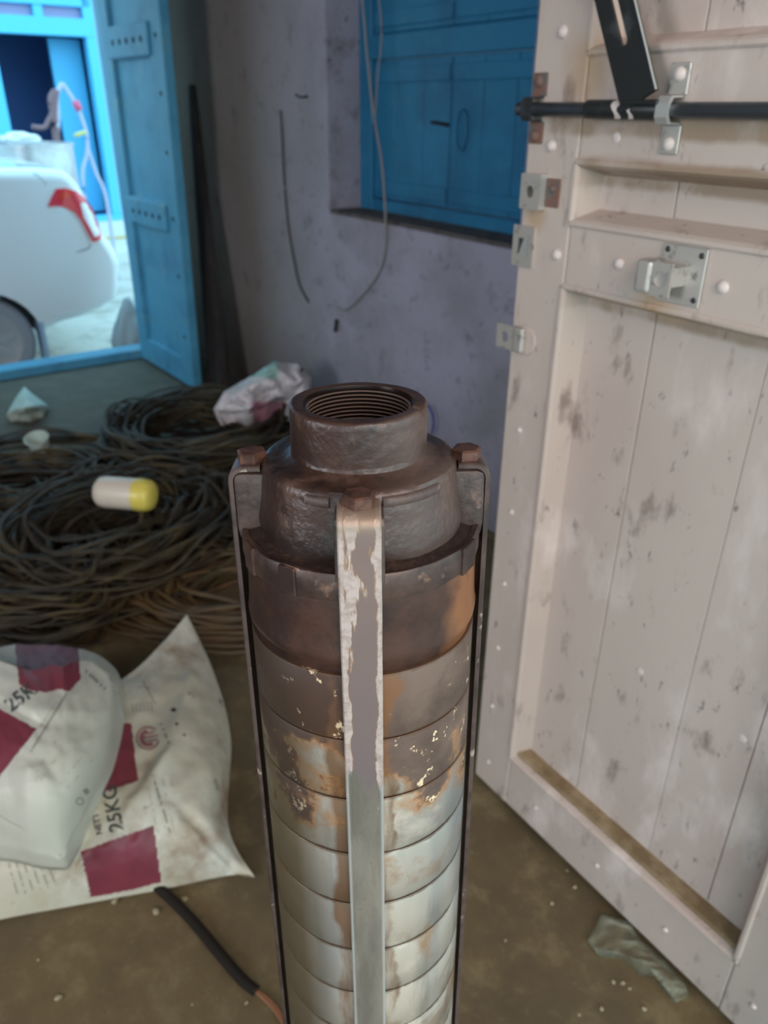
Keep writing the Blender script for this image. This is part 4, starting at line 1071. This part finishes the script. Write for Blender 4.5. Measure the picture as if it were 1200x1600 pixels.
def resample(poly, step):
    r = []
    for i in range(len(poly)):
        a = Vector(poly[i]); b = Vector(poly[(i + 1) % len(poly)]); n = max(1, int((b - a).length / step))
        for k in range(n): r.append(a + (b - a) * (k / n))
    return r
O = resample(out, .06); n = len(O)
def offs(P, d):
    r = []; area_ = sum(P[i].x * P[(i + 1) % n].y - P[(i + 1) % n].x * P[i].y for i in range(n)); sg = 1 if area_ > 0 else -1
    for i in range(n):
        t = (P[(i + 1) % n] - P[i - 1]).normalized(); nn = Vector((-t.y, t.x)) * sg; r.append(P[i] + nn * d)
    return r
def isarch(p): return any(abs(math.hypot(p.x - c, p.y - .02) - .335) < .01 and p.y > -.0 for c in (wc1, wc2))
vs, fs = [], []; CW = 1.66
rings = [(0, .075), (-.008, .05), (-.03, .025), (-.07, .008), (-.13, 0), (-CW + .13, 0), (-CW + .07, .008), (-CW + .03, .025), (-CW + .008, .05), (-CW, .075)]
for xd, d in rings:
    F = offs(O, d)
    for p0, p in zip(O, F):
        q = p0 if isarch(p0) else p
        tum = max(0, q.y - .62) * (.16 if xd > -.8 else -.16) + max(0, .25 - q.y) * (.08 if xd > -.8 else -.08)
        vs.append((xd - tum, -(q.x - 1.07), q.y + .27))
for k in range(len(rings) - 1):
    for i in range(n): fs.append((k * n + i, k * n + (i + 1) % n, (k + 1) * n + (i + 1) % n, (k + 1) * n + i))
fs += [tuple(range(n))[::-1], tuple((len(rings) - 1) * n + i for i in range(n))]
body = from_py('body', vs, fs, M['carw'], car, True)
bm = bmesh.new(); bm.from_mesh(body.data); bmesh.ops.recalc_face_normals(bm, faces=bm.faces); bmesh.ops.triangulate(bm, faces=[q for q in bm.faces if len(q.verts) > 4]); bm.to_mesh(body.data); bm.free()
CMI = car.matrix_world
ctree = BVHTree.FromPolygons([CMI @ Vector(p) for p in vs], [tuple(q) for q in fs])
CI = CMI.inverted()
def carpatch(name, poly, m, off=.014, parent=car):
    from mathutils.geometry import delaunay_2d_cdt
    rimp = [Vector(p) for p in resample([tuple(p) for p in poly], 3)]; nb = len(rimp); pl = [tuple(p) for p in rimp]
    pts = list(rimp); xs = [p[0] for p in pl]; ys = [p[1] for p in pl]; y = min(ys)
    while y < max(ys):
        x = min(xs)
        while x < max(xs):
            if pip(x, y, pl) and min((p - Vector((x, y))).length for p in rimp) > 1.5: pts.append(Vector((x, y)))
            x += 3
        y += 3
    r = delaunay_2d_cdt([Vector((p.x, p.y)) for p in pts], [], [list(range(nb))], 1, 1e-4)
    vv = []
    for p in r[0]:
        d = ray(p.x, p.y).normalized(); h = ctree.ray_cast(CC, d)
        hp_ = h[0] if h[0] is not None else onplane(p.x, p.y, CN + hd * (UC - .08), hd)
        vv.append(CI @ (hp_ - d * off))
    fsx = [tuple(t) for t in r[2]]; k = len(vv); edge = {}
    for t in fsx:
        for a, b in zip(t, t[1:] + t[:1]): edge[(a, b)] = edge.get((a, b), 0) + 1
    vv2 = vv + [p + Vector((-.012, 0, 0)) for p in vv]
    for (a, b) in list(edge):
        if (b, a) not in edge: fsx.append((b, a, a + k, b + k))
    return from_py(name, vv2, fsx, m, parent)
lamp = carpatch('tail_lamp', [(75, 323), (80, 310), (88, 295), (102, 294), (118, 298), (132, 308), (144, 325), (152, 345), (159, 368), (158, 374), (146, 378), (138, 364), (128, 345), (117, 332), (103, 325), (88, 322)], M['red'])
carpatch('lens', [(126, 318), (134, 316), (146, 335), (156, 366), (148, 372), (141, 356), (131, 340)], M['clear'], .020, lamp)
carpatch('lens', [(91, 308), (98, 299), (114, 301), (104, 309), (95, 312)], M['reflector'], .020, lamp)
def carline(name, pp, r=.006, m=None):
    pts = []
    for x, y in pp:
        h = ctree.ray_cast(CC, ray(x, y).normalized())
        if h[0] is not None: pts.append(CI @ h[0])
    return tube(name, pts, r, m or M['seam'], car, 5) if len(pts) > 1 else None
M['seam'] = mat('panel_gap', lin((118, 134, 146)), .6)
carline('panel_gap', [(141, 382), (138, 388), (120, 394), (90, 402), (60, 411)], .005)
carline('panel_gap', [(30, 262), (55, 272), (72, 288)], .004)
carline('panel_gap', [(85, 492), (120, 486), (150, 474), (178, 462)], .005, M['carw'])
carline('bumper_shadow_line', [(88, 522), (110, 512), (135, 500), (160, 494)], .008, mat('under_bumper_shade', lin((150, 146, 130)), .9))  # raised line coloured to stand in for the shadow under the bumper
# wheels
def wheel(c, side):
    w = empty('wheel'); w.parent = car; w.location = (-.05 if side else -CW + .05, -(c - 1.07), wr_); sg = 1 if side else -1
    R = Matrix.Rotation(sg * PI / 2, 3, 'Y')
    fn = lambda p: R @ p
    lathe('tyre', [(.195, -.16), (.27, -.165), (.29, -.14), (.29, -.02), (.278, -.002), (.255, .006), (.20, .0)], M['tyre'], w, 40, close=True, fn=fn)
    lathe('wheel_cover', [(0, .002), (.045, .004), (.05, -.006), (.16, -.012), (.19, .0), (.203, .002), (.203, -.02), (0, -.03)], M['rimm'], w, 40, fn=fn)
    for k in range(7):
        a = 2 * PI * k / 7; bm = bmesh.new(); bbox(bm, .055, .175, -.022, .022, -.012, .006, .004)
        o = from_bm('spoke', bm, M['rimm'], w); o.matrix_local = R.to_4x4() @ Matrix.Rotation(a, 4, 'Z')
for c in (wc1, wc2):
    for s in (True, False): wheel(c, s)
for c in (wc1, wc2):
    bm = bmesh.new(); nn = 20; prev = None
    vsA = [[bm.verts.new((xx, -(c - 1.07) + .332 * math.cos(PI * i / nn), .29 + .332 * math.sin(PI * i / nn))) for i in range(nn + 1)] for xx in (-.04, -CW + .04)]
    for i in range(nn): bm.faces.new((vsA[0][i], vsA[0][i + 1], vsA[1][i + 1], vsA[1][i]))
    from_bm('wheel_well', bm, M['arch'], car)
box('mud_flap', -.17, .004, .318, .345, .10, .40, mat('grey_mud_flap', lin((150, 172, 196)), .7), car, .004)
for (a, b) in ((1.25, 1.75), (1.80, 2.5)):
    poly = [(a + (.02 if a > 1.5 else .05), .86), (b, .86), (b - (.12 if b > 2 else 0), 1.18 if b < 2 else 1.05), (a + .12 if a < 1.5 else a + .02, 1.2)]
    for xx in (-.025, -CW + .025):
        sg = -1 if xx > -.5 else 1; bm = bmesh.new()
        vv = [bm.verts.new((xx + sg * max(0, z - .62) * .16 - sg * .032, -(x - 1.07), z + .27)) for x, z in poly]; bm.faces.new(vv)
        from_bm('side_window', bm, M['glass'], car)

# galvanised drum behind the car
M['galv'] = mat('galvanised_sheet', lin((196, 198, 200)), .3, .5, layers=[(lin((170, 168, 176)), 3, .45, .6)])
ud = -2.95
pr = outp(110, 222, ud); pc_ = outp(28, 222, ud); rad = abs(pr.y - pc_.y)
drum = empty('metal_drum', RM @ Matrix.Translation((ud, pc_.y, -.27)), 'big silver metal drum standing behind the white car', 'drum')
hT = pr.z + .27
lathe('drum_wall', [(0, 0), (rad, 0), (rad, hT - .012), (rad - .01, hT - .012), (rad - .01, hT - .05), (0, hT - .05)], M['galv'], drum, 48)
lathe('drum_rim', [(rad - .012, hT - .02), (rad + .012, hT - .02), (rad + .012, hT), (rad - .012, hT)], M['galv'], drum, 48, close=True)
for z in (.45, .9): lathe('hoop', [(rad - .002, z - .015), (rad + .01, z), (rad - .002, z + .015)], M['galv'], drum, 48, close=True)
crag = bmesh.new(); bmesh.ops.create_icosphere(crag, subdivisions=3, radius=.1)
for q in crag.verts: q.co = Vector((q.co.x, q.co.y * 1.4, q.co.z * .5)) * (1 + .5 * noise.noise(q.co * 18))
o = from_bm('white_cloth', crag, M['carw'], None, 'all', RM @ Matrix.Translation((ud, outp(32, 216, ud).y, outp(32, 216, ud).z)))
tag(o, 'small crumpled white cloth lying on top of the metal drum', 'cloth')

# pipe stand and old hand pump in front of the opposite door
M['pipe'] = mat('pale_pvc_pipe', lin((184, 184, 210)), .5)
up_ = -3.9
def opath(pp, u): return [outp(x, y, u) for x, y in pp]
bpt = outp(130, 290, up_); base = Vector((up_, bpt.y, -.27))
ps = empty('pipe_stand', RM @ Matrix.Translation(base), 'thin pale bent pipe frame with a red joint before the opposite doorway', 'pipe frame')
loc = lambda L_: [p - base for p in L_]
def down(L_): p = L_[-1].copy(); p.z = -.268; return L_ + [p]
tube('pipe', loc(down(opath([(97, 130), (108, 146), (120, 166), (130, 192), (136, 215), (136, 240), (130, 290)], up_))), .018, M['pipe'], ps)
tube('pipe', loc(down(opath([(137, 232), (150, 270), (166, 312)], up_))), .018, M['pipe'], ps)
tube('pipe', loc(opath([(97, 130), (89, 150), (91, 185), (88, 224)], up_) ), .02, M['pipe'], ps)
tube('red_joint', loc(opath([(117, 158), (124, 172)], up_)), .035, mat('red_joint', lin((214, 96, 130)), .5), ps, k=2)
tube('yellow_tie', loc(opath([(116, 212), (128, 208), (136, 206)], up_)), .02, mat('yellow_tie', lin((206, 204, 130)), .5), ps, k=2)
hb = outp(86, 225, -3.7); hb.z = -.27
hpz = empty('hand_pump', RM @ Matrix.Translation(hb), 'brownish hand pump with a bent handle in front of the dark doorway', 'hand pump')
M['hpump'] = mat('rusty_hand_pump', lin((124, 96, 104)), .6)
tube('pump_body', [Vector((0, 0, 0)), Vector((0, 0, .7)), outp(86, 200, -3.7) - hb, outp(84, 168, -3.7) - hb, outp(87, 140, -3.7) - hb], [.035] * 33, M['hpump'], hpz)
tube('pump_head', [outp(82, 172, -3.7) - hb, outp(80, 155, -3.7) - hb, outp(84, 145, -3.7) - hb], .032, M['hpump'], hpz)
tube('handle', [outp(84, 172, -3.7) - hb, outp(76, 188, -3.7) - hb, outp(69, 199, -3.7) - hb, outp(50, 198, -3.7) - hb], .022, M['hpump'], hpz)

# plastic sack outside by the jamb
rb = outp(206, 500, -.42); bm = bmesh.new(); bmesh.ops.create_icosphere(bm, subdivisions=4, radius=1)
for q in bm.verts:
    c = q.co; k = 1 + .22 * noise.noise(c * 2.2) + .06 * noise.noise(c * 7)
    taper = 1 - .45 * max(0, c.z); q.co = Vector((c.x * .13 * k * taper, c.y * .13 * k * taper, (c.z + 1) * .27 + .02 * noise.noise(c * 4)))
o = from_bm('rubble_bag', bm, mat('pale_grey_bag', lin((150, 166, 172)), .6), None, 'all', RM @ Matrix.Translation((-.45, rb.y, -.26)))
tag(o, 'pale grey bag standing outside by the street doorstep', 'bag')

# opposite building
ub = -5.6
bl = empty('house', RM @ Matrix.Translation((ub, 0, -.27)), 'house across the street with bright blue door frame and pink-grey wall', 'house')
M['pink'] = mat('pink_grey_plaster', lin((206, 192, 204)), .85); M['bblue'] = mat('bright_blue_paint', lin((84, 186, 232)), .5); M['bblue2'] = mat('mid_blue_paint', lin((70, 172, 222)), .5)
M['night'] = mat('dark_blue_room', lin((70, 104, 160)), .9); M['pane'] = mat('lilac_pane', lin((150, 150, 190)), .3); M['step'] = mat('pale_step', lin((206, 208, 212)), .85); M['ochre'] = mat('ochre_line', lin((196, 176, 120)), .8)
def bp_(name, y0, y1, z0, z1, xd0, xd1, m, parent=bl, bev=.004): return box(name, xd0, xd1, min(y0, y1), max(y0, y1), z0 + .27, z1 + .27, M[m], parent, bev)
Y = lambda x, y: outp(x, y, ub).y
Zp = lambda x, y: outp(x, y, ub).z
yr0, yr1 = Y(150, 200), Y(133, 200)           # right post
yl0, yl1 = Y(15, 220), Y(-25, 220)
zb_, zl0, zl1, zt0, zt1 = Zp(170, 335), Zp(70, 55), Zp(70, 30), Zp(70, 30), Zp(70, 8)
ylin = lambda x: Y(x, 60)
yR = Y(152, 100); yRi = Y(139, 100); yLi = Y(8, 160); yL = yLi - .16
bp_('door_post', yRi, yR + .02, zb_, zt1 + .3, -.10, .06, 'bblue'); bp_('door_post', yL, yLi, zb_, zt1 + .3, -.10, .06, 'bblue')
bp_('lintel', yL, yR, zl0, zl1 + .02, -.10, .065, 'bblue'); bp_('lintel', yL, yR, zt1, zt1 + .3, -.10, .06, 'bblue')
ym = Y(58, 20); bp_('mullion', ym - .05, ym + .05, zl1, zt1, -.08, .05, 'bblue')
bp_('pane', yL, ym - .05, zl1, zt1, -.05, -.03, 'pane'); bp_('pane', ym + .05, yRi, zl1, zt1, -.05, -.03, 'pane')
bp_('door_sill', yL, yR, zb_ - .06, zb_, -.1, .12, 'bblue')
bp_('wall', yR + .02, yR + 4, -.27, 3.4, -.2, .04, 'pink'); bp_('wall', yL - 5, yL, -.27, 3.4, -.2, .04, 'pink'); bp_('wall', yL, yR + .02, zt1 + .3, 3.4, -.2, .04, 'pink')
leaf = bp_('door_leaf', Y(86, 80), yRi, zb_ + .02, zl0 - .01, -.30, -.24, 'bblue2')
bp_('room_back', yL - .8, yR + .6, -.2, 3.0, -1.4, -1.3, 'night'); bp_('room_side', yL - .9, yL - .8, -.2, 3.0, -1.4, -.2, 'night'); bp_('room_side', yR + .6, yR + .7, -.2, 3.0, -1.4, -.2, 'night')
bp_('room_ceiling', yL - .9, yR + .7, 3.0, 3.1, -1.4, -.2, 'night'); bp_('room_floor', yL - .9, yR + .7, zb_ - .1, zb_ - .04, -1.4, -.1, 'night')
bp_('plinth', yL - 3, yR + 3, -.27, zb_ - .06, .04, .35, 'step'); bp_('plinth_line', yL - 3, yR + 3, zb_ - .25, zb_ - .21, .35, .36, 'ochre')
bp_('front_step', yL - 3, yR + 3, -.27, zb_ - .33, .35, .75, 'step')
